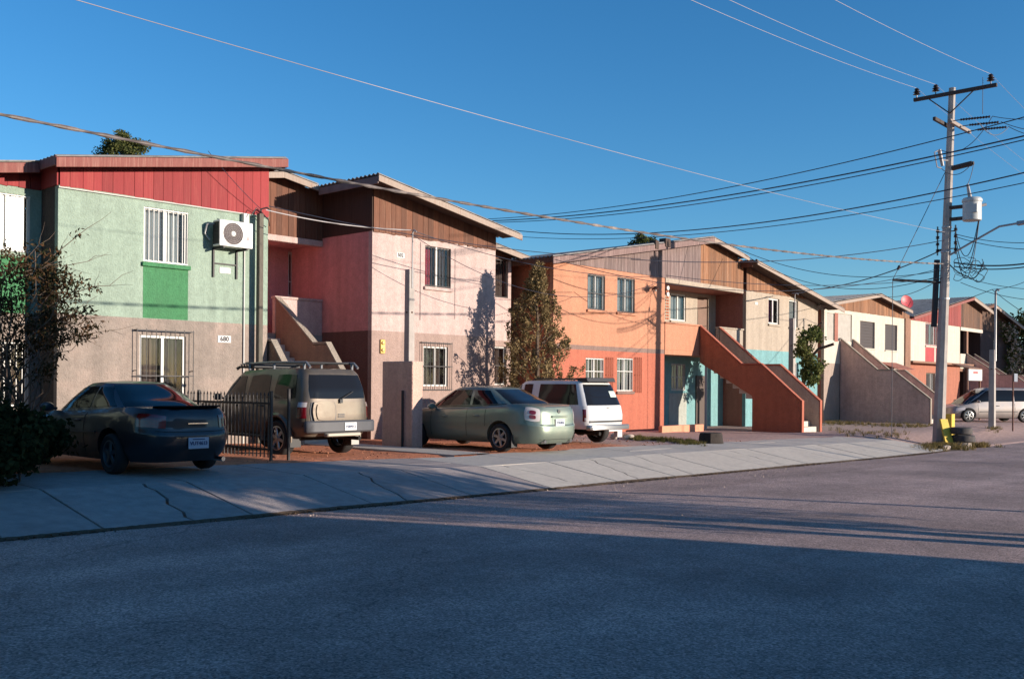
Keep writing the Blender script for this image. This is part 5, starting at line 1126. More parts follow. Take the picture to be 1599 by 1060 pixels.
pole = thing('utility_pole', pb, 'tall concrete utility pole with crossarm, transformer and street lamp at the corner', 'pole')
q = MB(); q.tube([pb, pb.lerp(pt, .5), pt], [.215, .16, .115], 8); ob('shaft', q, M_pole, pole)
ax = Vector((0, -1, 0)); c = on_pole(147)
q = MB(); q.box(c.x - .17, c.x - .06, 10.55, 13.3, c.z - .06, c.z + .06); arm = ob('crossarm', q, M_arm, pole, bevel=.008)
INS = []
for y in (13.2, 12.55, 10.75):
    b = Vector((c.x - .115, y, c.z + .06)); INS.append(b + Vector((0, 0, .34)))
    q = MB(); q.tube([b, b + Vector((0, 0, .12))], .018); q.lathe([(.05, .1), (.13, .12), (.06, .17), (.12, .2), (.05, .25), (.09, .28), (.04, .34), (0, .35)], b, 'z', 16, close=False); ob('insulator', q, M_ins, pole, smooth=35)
for dy in (.75, -.75):
    q = MB(); q.tube([(c.x - .13, c.y + dy, c.z - .05), on_pole(178) + Vector((-.14, 0, 0))], .022, 6); ob('brace', q, M_arm, pole)
# pair of short arms along the street with strain insulators towards the right
STR = []
for k, py in enumerate((186, 190)):
    cc = on_pole(py + 6)
    q = MB(); y0 = cc.y + (.16 if k == 0 else -.26); q.box(cc.x - 1.0 if k == 0 else cc.x - .75, cc.x + (.35 if k == 0 else 1.3), y0, y0 + .1, cc.z - .06, cc.z + .06); ob('side_arm', q, M_arm if k == 0 else mat('grey_timber_arm', (.27, .22, .19), .9, var=.2), pole, bevel=.008)
    if k == 1:
        for dx in (-.6, .3, 1.15):
            s = Vector((cc.x + dx, y0 - .02, cc.z)); q = MB(); q.tube([s, s + Vector((0, -.25, 0))], .015, 6)
            q.tube([s + Vector((0, -.25 - .03 * i, -.002 * i)) for i in range(32)], [(.028 if i % 3 else .05) for i in range(32)], 8); ob('strain_insulator', q, M_ins, pole, smooth=40); STR.append(s + Vector((0, -1.25, -.06)))
# cut-out fuse, arrester, transformer
f0 = on_pole(250); q = MB(); q.tube([f0 + Vector((-.1, 0, 0)), f0 + Vector((-.45, .15, -.02))], .025, 6); q.tube([f0 + Vector((-.5, .17, .32)), f0 + Vector((-.36, .10, -.22))], [.07, .055], 10); q.tube([f0 + Vector((-.5, .17, .32)), f0 + Vector((-.75, .24, .2)), f0 + Vector((-.6, .2, -.28)), f0 + Vector((-.42, .13, -.3))], .022, 6); ob('fuse_cutout', q, mat('grey_porcelain', (.3, .28, .28), .4), pole, smooth=40)
f1 = on_pole(262); q = MB(); q.tube([f1 + Vector((0, -.1, .0)), f1 + Vector((0.1, -.72, .1))], .09, 10); q.tube([f1 + Vector((.1, -.72, .1)), f1 + Vector((.1, -.78, .105))], .06, 10); ob('arrester', q, M_arm, pole, smooth=30)
t0 = on_pole(345); tc = Vector((t0.x, t0.y - .82, t0.z))
q = MB(); q.lathe([(.28, 0), (.30, .02), (.30, .62), (.325, .64), (.325, .71), (.28, .77), (.08, .81)], tc + Vector((0, 0, -.02)), 'z', 28); tk = ob('transformer', q, M_tank, pole, smooth=35)
q = MB(); q.tube([tc + Vector((-.05, .05, .76)), tc + Vector((-.1, .12, 1.22))], [.07, .045], 10); ob('bushing', q, mat('grey_porcelain', (.3, .28, .28), .4), tk, smooth=40); q = MB(); q.tube([tc + Vector((.28, -.1, .5)), tc + Vector((.48, -.3, .57))], .05, 8); ob('bushing', q, mat('grey_porcelain', (.3, .28, .28), .4), tk, smooth=40)
q = MB(); 
for dz in (.1, .5): q = MB(); q.box(t0.x - .1, t0.x + .1, t0.y - .58, t0.y - .1, t0.z + dz - .05, t0.z + dz + .05); ob('bracket', q, M_arm, tk)
q = MB(); q.box(tc.x - .3, tc.x - .18, tc.y - .25, tc.y + .1, tc.z + .22, tc.z + .5); ob('gauge_box', q, M_tank, tk)
# secondary racks
for sg in (-1, 1):
    q = MB(); c0 = on_pole(372); 
    for i in range(4):
        q.lathe([(.035, -.05), (.07, -.03), (.04, 0), (.07, .03), (.035, .05)], c0 + Vector((.02, -sg * .3, .35 - .23 * i)), 'z', 12)
    q.box(c0.x - .02, c0.x + .06, c0.y - sg * .3 - .015, c0.y - sg * .3 + .015, c0.z - .5, c0.z + .5); q.tube([c0 + Vector((.02, 0, .3)), c0 + Vector((.02, -sg * .3, .3))], .02, 6); q.tube([c0 + Vector((.02, 0, -.3)), c0 + Vector((.02, -sg * .3, -.3))], .02, 6); ob('spool_rack', q, M_ins, pole, smooth=40)
# lamp
l0 = on_pole(396); l1 = onX(1570, 350, l0.x + .2); l2 = onX(1588, 349, l0.x + .2); l3 = onX(1640, 341, l0.x + .2)
q = MB(); q.tube([l0 + Vector((0, -.1, 0)), l0.lerp(l1, .5) + Vector((0, 0, .0)), l0.lerp(l1, .9) + Vector((0, 0, .03)), l2], .035, 8); la = ob('lamp_arm', q, M_steel, pole, smooth=40)
q = MB(); d = (l3 - l2).normalized(); w = Vector((.13, 0, 0)); u = Vector((0, 0, .07))
q.hexa([l2 - w - u, l2 + w - u, l3 + w * .7 - u * .6, l3 - w * .7 - u * .6], [l2 - w * .6 + u, l2 + w * .6 + u, l3 + w * .5 + u * .5, l3 - w * .5 + u * .5]); ob('lamp_head', q, M_steel, la, bevel=.02)
q = MB(); q.lathe([(.05, 0), (.05, .1), (.02, .12)], l2.lerp(l3, .3) + Vector((0, 0, .07)), 'z', 12); ob('photocell', q, M_black, la)
q = MB(); c0 = on_pole(402); c1 = on_pole(505); q.tube([c0 + Vector((-.13, .24, 0)), c1 + Vector((-.13, .26, 0))], .10, 10); ob('riser_conduit', q, M_black, pole, smooth=40)
g0 = on_pole(268) + Vector((-.1, .1, 0)); g1 = onD(1394, 437, PD); g2 = onD(1389, 690, PD - 2.6); g2.z = walk_z(g2.x, g2.y) if g2.y > KERB_Y else -.4
g2 = Vector((g1.x, g1.y, walk_z(g1.x, max(g1.y, 13.2))))
q = MB(); q.tube([on_pole(437), g1], .045, 8); ob('strut', q, M_black, pole)
q = MB(); q.tube([g0, g1, g2], .012, 5); ob('guy_wire', q, M_darkwire, pole); gi = g0.lerp(g1, .87); q = MB(); q.tube([gi, gi.lerp(g1, .25)], .05, 8); ob('guy_insulator', q, M_ins, pole)
for py in (352, 390, 462): 
    p = on_pole(py); r = lerp(.215, .115, (694 - py) / 556.) + .01; q = MB(); q.lathe([(r, -.03), (r, .03)], p, 'z', 16); ob('band', q, M_steel, pole)
# steel jumpers round the pole top
q = MB()
def sagline(a, b, s, n=14): return [Vector(a).lerp(Vector(b), i / n) - Vector((0, 0, s * 4 * (i / n) * (1 - i / n))) for i in range(n + 1)]
q.tube(sagline(STR[0], f0 + Vector((-.5, .17, .34)), .5), .012, 5); q.tube(sagline(STR[2], STR[1] + Vector((-.3, .6, 0)), .35), .012, 5); q.tube(sagline(f0 + Vector((-.42, .13, -.3)), f1 + Vector((.1, -.72, .1)), .3), .012, 5); q.tube(sagline(f1 + Vector((.1, -.78, .1)), tc + Vector((-.1, .12, 1.22)), .1), .012, 5)
for i in range(3): q.tube(sagline(tc + Vector((.3, -.2, .6)), on_pole(372) + Vector((.02, -.3, .3 - .23 * i)), 1.3 + .25 * i), .014, 5)
q.tube([INS[2] + Vector((0, .25, -.06)), INS[2] + Vector((0, .25, -1.3))], .01, 5)
ob('jumper_wires', q, M_darkwire, pole)
# yellow splash boards at the foot
q = MB(); a = onD(1471, 654, PD - .35); b = onD(1482, 703, PD - .75); b.z = -.58; q.hexa([b + Vector((-.16, 0, 0)), b + Vector((.16, -.16, 0)), b + Vector((.18, -.1, 0)), b + Vector((-.14, .06, 0))], [a + Vector((-.14, 0, 0)), a + Vector((.12, -.14, 0)), a + Vector((.14, -.08, 0)), a + Vector((-.12, .06, 0))]); 
tag(ob('splash_board', q, M_yel), 'yellow painted board leaning at the foot of the big utility pole', 'board')
q = MB(); a = onD(1484, 668, PD + .6); q.box(a.x - .16, a.x + .16, a.y - .1, a.y + .12, -.4, onD(1484, 646, PD + .6).z); tag(ob('bollard', q, M_yel, bevel=.01), 'short yellow bollard behind the stacked tyres at the corner', 'bollard')

# ---- wires
def wire(name, label, a, b, sag, r, m, n=24, cat='wire', group=None, two=False):
    q = MB(); P = sagline(a, b, sag, n); q.tube(P, r, 6)
    if two:
        for k in range(2):
            q.tube([p + Vector((0, math.cos(i * 1.1 + k * 3.14) * r * 1.1, math.sin(i * 1.1 + k * 3.14) * r * 1.1)) for i, p in enumerate(sagline(a, b, sag, n * 5))], r * .55, 5)
    return tag(ob(name, q, m, smooth=60, fix=False), label, cat, group)
k0 = on_pole(409)
wire('telephone_cable', 'thick bundled cable running from the utility pole to the upper left corner', k0 + Vector((-.2, 0, 0)), (-20.3, 12.4, k0.z), 1.16, .018, mat('grey_bundle_sheath', (.10, .08, .075), .6, var=.6, scale=1.2, col2=(.30, .24, .20)), 60, 'cable', two=True)
k0 = on_pole(360); wire('overhead_wire', 'long thin pale wire crossing the sky from the upper left to the pole', k0, (-20.3, 12.6, k0.z), .62, .0055, M_palewire, 40)
for i, (p, lab) in enumerate(zip(INS, ('nearest the houses', 'in the middle', 'over the road'))):
    wire('power_line', 'pale high-voltage line on the crossarm, the one ' + lab + ', running up left', p, (-22, p.y, p.z), 1.5, .0055, M_palewire, 40)
    wire('power_line', 'thin high-voltage line falling right from the crossarm, the one ' + lab, p, (90, p.y, p.z), 1.4, .005, M_palewire, 24)
for i, p in enumerate(STR):
    e = onD(1640, (183, 206, 216)[i], 27); wire('power_line', 'dark line leaving the ' + ('upper', 'middle', 'lower')[i] + ' strain insulator to the right edge', p, e, .08, .011, M_darkwire)
for i, (x0, y0, x1, y1, s) in enumerate(((738, 343, 1640, 172, .55), (728, 346, 1640, 203, .5), (728, 348, 1640, 209, .55), (778, 357, 1640, 260, .8), (770, 366, 1640, 277, .7))):
    wire('street_wire', ('uppermost', 'second', 'third', 'fourth', 'lowest')[i] + ' of five dark wires rising right from behind the pink house', onD(x0, y0, 44), onD(x1, y1, 24), s, (.014, .02, .014, .018, .012)[i], M_darkwire, 30)
PP = lambda py, dy=0: on_pole(py) + Vector((-.1, dy, 0))
drops = [((985, 405), 32, PP(372), .35, .014, 'orange house ridge'), ((1118, 372), 39, PP(418), .75, .012, 'ridge of the orange house, lower'), ((1163, 398), 41, PP(425), .9, .012, 'step in the orange and cream roof'), ((1270, 452), 44, PP(385), .25, .02, 'cream house eave'),
         ((1040, 430), 33, PP(430), .3, .011, 'balcony of the orange house'), ((866, 405), 31, PP(414), .9, .011, 'left eave of the orange house'), ((1362, 458), 50, PP(428), .4, .012, 'ridge of the white house')]
for (px, py), d, e, s, r, lab in drops: wire('service_wire', 'dark service wire from the utility pole to the ' + lab, onD(px, py, d), e, s, r, M_darkwire)
rights = [((1490, 365), (1640, 377), 'upper'), ((1490, 369), (1640, 389), 'second'), ((1490, 410), (1640, 405), 'thick black'), ((1490, 416), (1640, 410), 'lower black'), ((1492, 428), (1640, 452), 'thin drooping'), ((1500, 441), (1640, 470), 'lowest thin')]
for i, (a, b, lab) in enumerate(rights): wire('service_wire', lab + ' wire going right from the utility pole to the picture edge', onD(*a, PD - .2), onD(*b, 31), .15, (.012, .012, .026, .02, .01, .01)[i], M_black)
rc_ = random.Random(4); q = MB()
for i in range(9):
    cc = onD(rc_.uniform(1496, 1532), rc_.uniform(412, 440), PD - rc_.uniform(.2, .8)); r = rc_.uniform(.12, .35); a0 = rc_.uniform(0, 6)
    q.tube([cc + Vector((.2 * math.sin(t * .7), -math.cos(t) * r * (1 + .2 * math.sin(3 * t + i)), math.sin(t) * r * .8)) for t in [a0 + k * .35 for k in range(int(rc_.uniform(12, 20)))]], .011, 5)
q.tube(sagline(on_pole(402), onD(1512, 432, PD - .5), .1), .02, 5); q.tube(sagline(onD(1512, 432, PD - .5), onD(1536, 409, PD - .8), .25), .02, 5)
tag(ob('cable_coils', q, M_black, smooth=60), 'tangle of slack cable loops hanging right of the utility pole', 'cable')

# ---- slim concrete service posts
def service_post(label, px, pyb, pyj, pyt, D, w, zb, mm, mast=.035, name='service_post', dx=0):
    b = onD(px, pyb, D); b.z = zb; j = onD(px, pyj, D); t = onD(px, pyt, D); r = thing(name, b, label, 'post')
    q = MB(); q.hexa([(b.x - w, b.y - w, zb - .1), (b.x + w, b.y - w, zb - .1), (b.x + w, b.y + w, zb - .1), (b.x - w, b.y + w, zb - .1)], [(b.x - w * .85, b.y - w * .85, j.z), (b.x + w * .85, b.y - w * .85, j.z), (b.x + w * .85, b.y + w * .85, j.z), (b.x - w * .85, b.y + w * .85, j.z)]); ob('post', q, mm, r, bevel=.01)
    if pyt < pyj:
        q = MB(); q.tube([(b.x - dx, b.y - w * .9, j.z - .5), (b.x - dx, b.y - w * .9, t.z - .08), (b.x - dx, b.y - w * .9 - .06, t.z), (b.x - dx, b.y - w * .9 - .15, t.z - .06)], mast, 8); ob('mast', q, M_steel, r, smooth=40)
        q = MB(); q.lathe([(w * 1.15, -.02), (w * 1.15, .02)], (b.x, b.y, lerp(zb, j.z, .75)), 'z', 4); ob('strap', q, M_rust, r)
    return b, j, t
P1 = service_post('pale concrete service post with thin mast behind the meter wall, before the pink house', 638, 690, 421, 360, 26.2, .11, 0, M_pole, .02)
P2 = service_post('pale concrete service post with thin mast before the cream wall', 1236, 668, 497, 458, 41.5, .12, -.2, M_pole, .022)
P3 = service_post('thin concrete post with twin masts in front of the silver minivan', 1549, 669, 546, 452, 44, .125, -.2, M_pole, .05)
q = MB(); b = onY(406, 334, 21.3); q.box(b.x - .06, b.x + .06, 21.22, 21.36, 0, b.z); 
mast = thing('service_mast', (b.x, 21.3, 0), 'dark weathered timber mast standing against the right end of the green wall', 'post'); ob('post', q, mat('weathered_timber', (.11, .095, .075), .9, var=.4, scale=5, stretch=(12, 12, 1)), mast, bevel=.01)
q = MB(); q.tube([b + Vector((0, 0, -.1)), b + Vector((.02, -.02, .12)), b + Vector((.14, -.1, .16)), b + Vector((.25, -.1, .08))], .022, 6); q.tube([b + Vector((0, -.05, .05)), b + Vector((-.15, -.08, .12)), b + Vector((-.3, -.05, -.1))], .012, 5); q.tube([b + Vector((0, -.05, .05)), b + Vector((.2, -.08, -.15)), b + Vector((.35, .1, -.25))], .012, 5); ob('weatherhead', q, M_black, mast, smooth=50)
wire('service_wire', 'pale twisted service wire from the green house mast across the pink front', b + Vector((.1, -.1, .1)), P1[2] + Vector((0, -.1, 0)), .1, .014, M_alu)
wire('service_wire', 'thin wire running from the red boards down to the green house mast', onY(325, 236, 21.0), b + Vector((0, -.05, .1)), .05, .007, M_darkwire)
wire('service_wire', 'dark wire crossing the brown gable boards of the pink house', onD(420, 322, 23.5), onD(1000, 404, 30), .25, .01, M_darkwire)
wire('service_wire', 'thin wire from the pink house service post towards the orange house', P1[2] + Vector((0, -.1, 0)), onD(1030, 432, 33), .35, .009, M_darkwire)
wire('service_wire', 'second thin wire from the pink house post, sagging lower across the pink front', P1[2] + Vector((0, -.1, -.1)), onD(1030, 440, 33), 1.0, .008, M_darkwire)
wire('service_wire', 'thin wire from the cream house service post up to the cream eave', P2[2], onD(1272, 451, 43.5), .05, .012, M_darkwire)
wire('service_wire', 'thin wire rising right from the thin twin-mast post', P3[2], onD(1640, 418, 40), .2, .012, M_darkwire); wire('service_wire', 'thin wire falling right from the thin twin-mast post', P3[2], onD(1640, 512, 40), .1, .012, M_darkwire)
wire('service_wire', 'wire from the thin twin-mast post rising left past the pole', onD(1455, 487, 47), P3[2], .02, .014, M_darkwire)

# ---- air conditioner on the green wall
ac0 = onY(342, 387, FY - .42); ac1 = onY(394, 347, FY - .42); x0, x1 = ac0.x, ac1.x; z0, z1 = onY(368, 386, FY - .42).z, onY(368, 346, FY - .42).z
ac = thing('air_conditioner', ((x0 + x1) / 2, FY, z0), 'white air conditioner outdoor unit bracketed to the green wall', 'air conditioner')
q = MB(); q.box(x0, x1, FY - .45, FY - .14, z0, z1); ob('casing', q, mat('white_appliance', (.72, .71, .68), .45, var=.06, scale=9), ac, bevel=.012)
fc = Vector((lerp(x0, x1, .40), FY - .452, (z0 + z1) / 2)); R = (z1 - z0) * .43
q = MB(); q.lathe([(R, .0), (R, -.004), (.01, -.006)], fc, 'y', 36); ob('fan_opening', q, mat('dark_grille', (.07, .05, .05), .7), ac)
q = MB()
for k in range(6): rr = R * (k + 1) / 6; q.lathe([(rr, -.012), (rr - .008, -.016), (rr - .014, -.012), (rr - .008, -.008)], fc, 'y', 36, close=False)
for k in range(12): a = k * math.pi / 6; q.tube([fc + Vector((math.cos(a) * .06, -.012, math.sin(a) * .06)), fc + Vector((math.cos(a) * R, -.012, math.sin(a) * R))], .005, 4)
ob('fan_grille', q, mat('grey_grille', (.25, .22, .21), .5), ac)
q = MB(); q.lathe([(R * .24, -.008), (R * .2, -.02), (0, -.022)], fc, 'y', 20, close=False); ob('fan_hub', q, M_winwhite, ac)
q = MB()
for i in range(7): zz = lerp(z0 + .06, z1 - .06, i / 6); q.box(x0 - .012, x0 - .001, FY - .42, FY - .16, zz - .012, zz + .012)
for i in range(4): yy = lerp(FY - .42, FY - .18, i / 3); q.box(x0 - .014, x0 - .0125, yy - .008, yy + .008, z0 + .05, z1 - .05)
ob('side_grille', q, V_black, ac); q = MB(); q.box(x0 - .0005, x0 + .001, FY - .43, FY - .15, z0 + .04, z1 - .04); ob('coil', q, V_black, ac)
q = MB(); q.box(lerp(x0, x1, .79), lerp(x0, x1, .93), FY - .4535, FY - .4505, z0 + .38, z1 - .12); q2 = ob('sticker', q, mat('pale_label', (.55, .56, .6), .5), ac); q = MB(); q.box(lerp(x0, x1, .80), lerp(x0, x1, .90), FY - .4535, FY - .4505, z0 + .18, z0 + .28); ob('sticker', q, mat('red_label', (.5, .25, .25), .5), ac)
for xx in (lerp(x0, x1, .1), lerp(x0, x1, .8)):
    q = MB(); q.box(xx - .02, xx + .02, FY - .5, FY - .002, z0 - .06, z0 - .01); q.box(xx - .02, xx + .02, FY - .045, FY - .003, z0 - .72, z0 - .061);  br = ob('bracket', q, M_iron, ac)
q = MB(); q.box(lerp(x0, x1, .1) + .021, lerp(x0, x1, .8) - .021, FY - .04, FY - .015, z0 - .4, z0 - .37); ob('bracket_tie', q, M_iron, ac)
q = MB(); q.tube([(x0 + .02, FY - .2, z1 - .08), (x0 - .14, FY - .12, z1 - .1), (x0 - .16, FY - .05, z0 + .3), (x0 - .05, FY - .1, z0 + .15)], .025, 8); ob('refrigerant_pipe', q, M_steel, ac, smooth=50)
q = MB(); p = onY(384, 340, FY - .1); q.box(p.x - .075, p.x + .075, FY - .13, FY - .002, p.z - .13, p.z + .1); tag(ob('junction_box', q, M_winwhite, bevel=.008), 'small white electric box on green wall above the air conditioner', 'electric box')

# ---- meter wall between the drives
mw = thing('meter_wall', (15.95, 18.2, 0), 'free-standing brown-pink rendered wall slab between off-roader and green sedan', 'wall')
q = MB(); zt_ = onY(655, 564, 17.65).z; q.box(15.80, 16.14, 17.65, 18.75, -.1, zt_); ob('slab', q, stucco('mauve_render', (.55, .36, .29), var=.12), mw, bevel=.015)
q = MB(); q.tube([(15.76, 17.95, 0), (15.76, 17.95, 1.35)], .03, 8); ob('pipe', q, M_iron, mw)
# ---- iron fence between the coupe and the off-roader
fx = 10.55; fe = thing('iron_fence', (fx, 18, lot_z(fx)), 'black iron picket fence between the dark coupe and the champagne off-roader', 'fence'); zb_ = lot_z(fx)
q = MB(); 
for i in range(40):
    y = 15.75 + i * .125; q.box(fx - .009, fx + .009, y - .009, y + .009, zb_ + .05, zb_ + 1.2); q.lathe([(.022, 0), (.0, .07)], (fx, y, zb_ + 1.2), 'z', 4)
ob('pickets', q, M_iron, fe)
for z in (.2, 1.05): q = MB(); q.box(fx - .016, fx + .016, 15.7, 20.75, zb_ + z - .02, zb_ + z + .02); ob('rail', q, M_iron, fe)
for y in (15.66, 18.2, 20.78): q = MB(); q.box(fx - .025, fx + .025, y - .025, y + .025, zb_ - .05, zb_ + 1.28); ob('post', q, M_iron, fe, bevel=.006)
q = MB(); q.box(10.90, 10.95, 15.62, 15.67, 0, 1.4); tag(ob('gate_post', q, M_iron, bevel=.006), 'tall black gate post at the rear corner of the champagne off-roader', 'post')
# ---- low walls, stakes and kerbs before the orange house
for i, (a, b, lab) in enumerate((((962, 668), (1009, 668), 'left of the two posts'), ((1034, 669), (1081, 669), 'right, beside the porch'))):
    p, r = onZ(a[0], a[1] + 6, -.17), onZ(b[0], b[1] + 3, -.2); y = p.y
    q = MB(); q.box(p.x, r.x, y, y + .16, -.3, .06); tag(ob('low_wall', q, stucco('salmon_render', (.62, .27, .16)), bevel=.012), 'low salmon-orange garden kerb wall before the orange house, ' + lab, 'low wall')
for px, pyt, pyb, m, lab in ((987.5, 624, 668, M_iron, 'dark stake beside the white off-roader'), (975.5, 622, 668, M_rust, 'rust-red stake nearest the white off-roader'), (1015.5, 621, 671, M_rust, 'rust-red stake left of the pole shadow on the orange wall'), (1056.5, 621, 664, M_rust, 'dark red stake before the turquoise porch wall')):
    p = onZ(px, pyb, -.2); t = p.copy(); t.z = onY(px, pyt, p.y).z; q = MB(); q.tube([p, t], .05, 8); tag(ob('stake', q, m, smooth=30), lab, 'stake')
# ---- sign board, road sign, dish
p = onY(1513, 615, 17.5); sg_ = thing('sign_board', (p.x, 17.5, -.2), 'white sign board with red lettering on a post before the orange shop', 'sign'); a = onY(1511, 594, 17.5); b_ = onY(1532, 577, 17.5)
q = MB(); q.box(a.x, b_.x, 17.44, 17.5, a.z, b_.z); ob('board', q, M_winwhite, sg_, bevel=.01); 
for xx in (a.x + .05, b_.x - .13): q = MB(); q.box(xx, xx + .08, 17.501, 17.58, -.2, b_.z); ob('leg', q, C_br, sg_)
hh = b_.z - a.z; xm = (a.x + b_.x) / 2
text_part('DENTISTA', hh * .28, (xm, 17.435, lerp(a.z, b_.z, .7)), (1, 0, 0), (0, 0, 1), mat('red_sign_ink', (.45, .05, .06), .6), sg_)
q = MB()
for i in range(5): xx = lerp(a.x + .2, b_.x - .2, i / 4); q.box(xx - .07, xx + .07, 17.436, 17.4395, lerp(a.z, b_.z, .18), lerp(a.z, b_.z, .40))
ob('faded_lettering', q, mat('faded_grey_ink', (.45, .43, .44), .6), sg_)
q = MB(); q.hexa([(a.x, 17.44, b_.z + .01), (b_.x, 17.44, b_.z + .01), (b_.x + .3, 18.4, b_.z + .25), (a.x + .3, 18.4, b_.z + .25)], [(a.x, 17.44, b_.z + .05), (b_.x, 17.44, b_.z + .05), (b_.x + .3, 18.4, b_.z + .29), (a.x + .3, 18.4, b_.z + .29)]); ob('hood', q, C_br, sg_)
p = onZ(1581.5, 673, -.22); t = onY(1582, 585, p.y); rs_ = thing('road_sign', p, 'small rectangular road sign on a thin brown post at the right edge', 'sign'); q = MB(); q.tube([p, t], .03, 8); ob('post', q, M_rust, rs_)
q = MB(); q.box(p.x - .02, p.x + .42, p.y - .05, p.y - .032, t.z - .28, t.z + .05); ob('plate', q, mat('grey_blue_plate', (.2, .22, .26), .5), rs_)
p = onY(1415, 472, 22.5); di = thing('satellite_dish', onY(1413, 488, 22.5), 'round red satellite dish on the edge of the white house roof', 'satellite dish')
n_ = Vector((-.55, -.8, .25)).normalized(); e1 = n_.cross(Vector((0, 0, 1))).normalized(); e2 = e1.cross(n_); q = MB(); R = .40
q.grid([[p + (e1 * math.cos(t * .2618) + e2 * math.sin(t * .2618)) * R * k / 6 + n_ * (.10 * (k / 6) ** 2) for t in range(24)] for k in range(7)], closed=True); q.grid([[p + (e1 * math.cos(t * .2618) + e2 * math.sin(t * .2618)) * R * k / 6 + n_ * (.10 * (k / 6) ** 2 - .02) for t in range(24)] for k in range(7)], closed=True); ob('reflector', q, mat('red_dish_paint', (.55, .07, .08), .5), di, smooth=60, fix=False)
q = MB(); q.tube([p - n_ * .02, p + Vector((-.03, .05, -.62))], .045, 8); q.tube([p - e2 * .35 + n_ * .05, p + n_ * .42 - e2 * .1], .015, 6); ob('mount', q, V_black, di)

# ---- three worn tyres stacked at the corner
for i, (px, py, r, dz, m) in enumerate(((1489, 694, .33, 0, mat('pale_painted_tyre', (.30, .25, .22), .9, var=.3, scale=5)), (1492, 684, .38, .24, None), (1489, 674, .36, .50, None))):
    p = onD(px + 12, 690, PD - .55); zc_ = -.56 + dz; q = MB(); h_ = .12
    q.lathe([(r * .6, -h_ * .8), (r * .8, -h_), (r * .97, -h_ * .8), (r, -h_ * .3), (r * .985, 0), (r, h_ * .3), (r * .97, h_ * .8), (r * .8, h_), (r * .6, h_ * .8), (r * .55, 0)], (p.x, p.y, zc_ + h_), 'z', 32, close=False)
    tag(ob('tyre', q, m or mat('old_tyre_rubber', (.055, .05, .05), .9, var=.35, scale=7, col2=(.11, .09, .08)), smooth=40), ('pale dusty tyre at the bottom of the stack by the pole', 'wide dark tyre in the middle of the stack by the pole', 'dark tyre on top of the stack by the pole')[i], 'tyre', 'tyres stacked by the pole')
# ------------------------------------------------------------------ plants and stones
def foliage(name, c0, c1, c2, trans=.25):
    m = bpy.data.materials.new(name); m.use_nodes = True; n = m.node_tree; n.nodes.clear(); L = n.links.new
    o = n.nodes.new('ShaderNodeOutputMaterial'); d = n.nodes.new('ShaderNodeBsdfDiffuse'); t = n.nodes.new('ShaderNodeBsdfTranslucent'); mx = n.nodes.new('ShaderNodeMixShader'); mx.inputs[0].default_value = trans
    geo = n.nodes.new('ShaderNodeNewGeometry'); a = n.nodes.new('ShaderNodeTexNoise'); a.inputs['Scale'].default_value = 5; a.inputs['Detail'].default_value = 6; L(geo.outputs['Position'], a.inputs['Vector'])
    wn = n.nodes.new('ShaderNodeMath'); wn.operation = 'MULTIPLY_ADD'; L(geo.outputs['Random Per Island'], wn.inputs[0]); wn.inputs[1].default_value = .45; L(a.outputs[0], wn.inputs[2])
    r = n.nodes.new('ShaderNodeValToRGB'); e = r.color_ramp.elements; e[0].position = .35; e[0].color = (*c0, 1); e[1].position = .95; e[1].color = (*c2, 1); k = e.new(.65); k.color = (*c1, 1)
    L(wn.outputs[0], r.inputs[0]); L(r.outputs[0], d.inputs[0]); L(r.outputs[0], t.inputs[0]); L(d.outputs[0], mx.inputs[1]); L(t.outputs[0], mx.inputs[2]); L(mx.outputs[0], o.inputs[0])
    return m
M_bark = mat('bark', (.10, .07, .05), .95, var=.35, scale=6, bump=.6, bscale=20)
F_con = foliage('cypress_foliage', (.05, .045, .022), (.19, .14, .066), (.37, .265, .14)); F_olive = foliage('dull_tree_leaves', (.03, .04, .015), (.07, .085, .03), (.14, .14, .05)); F_dark = foliage('dark_tree_leaves', (.012, .016, .008), (.03, .036, .014), (.06, .06, .025)); F_dry = foliage('reddish_dry_leaves', (.012, .018, .01), (.035, .036, .018), (.12, .06, .032), .15); F_green = foliage('broad_green_leaves', (.028, .04, .014), (.075, .095, .032), (.19, .19, .07)); F_grass = foliage('dry_grass', (.06, .06, .02), (.14, .115, .045), (.28, .20, .10)); F_bloom = foliage('pale_creeper_flowers', (.40, .28, .22), (.55, .42, .33), (.65, .52, .42))
def leaf(mb, p, d, l, w, r):
    d = d.normalized(); s = d.cross(Vector((r.uniform(-1, 1), r.uniform(-1, 1), r.uniform(-1, 1))))
    if s.length < 1e-3: return
    s = s.normalized() * w; m = p + d * l * .5 + d.cross(s) * .15
    b = len(mb.v); mb.v += [tuple(p), tuple(m + s), tuple(p + d * l), tuple(m - s)]; mb.f.append((b, b + 1, b + 2, b + 3))
def rv(r): 
    while 1:
        v = Vector((r.uniform(-1, 1), r.uniform(-1, 1), r.uniform(-1, 1)))
        if .05 < v.length < 1: return v.normalized()
def limb(mb, a, b, r0, r1, r, wob=.06, n=6):
    L_ = (b - a).length; P = [a.lerp(b, i / n) + (rv(r) * wob * L_ * math.sin(math.pi * i / n)) for i in range(n + 1)]; mb.tube(P, [lerp(r0, r1, i / n) for i in range(n + 1)], 6); return P
def crown_ob(tree, mb, m, name='crown'): return ob(name, mb, m, tree, fix=False)

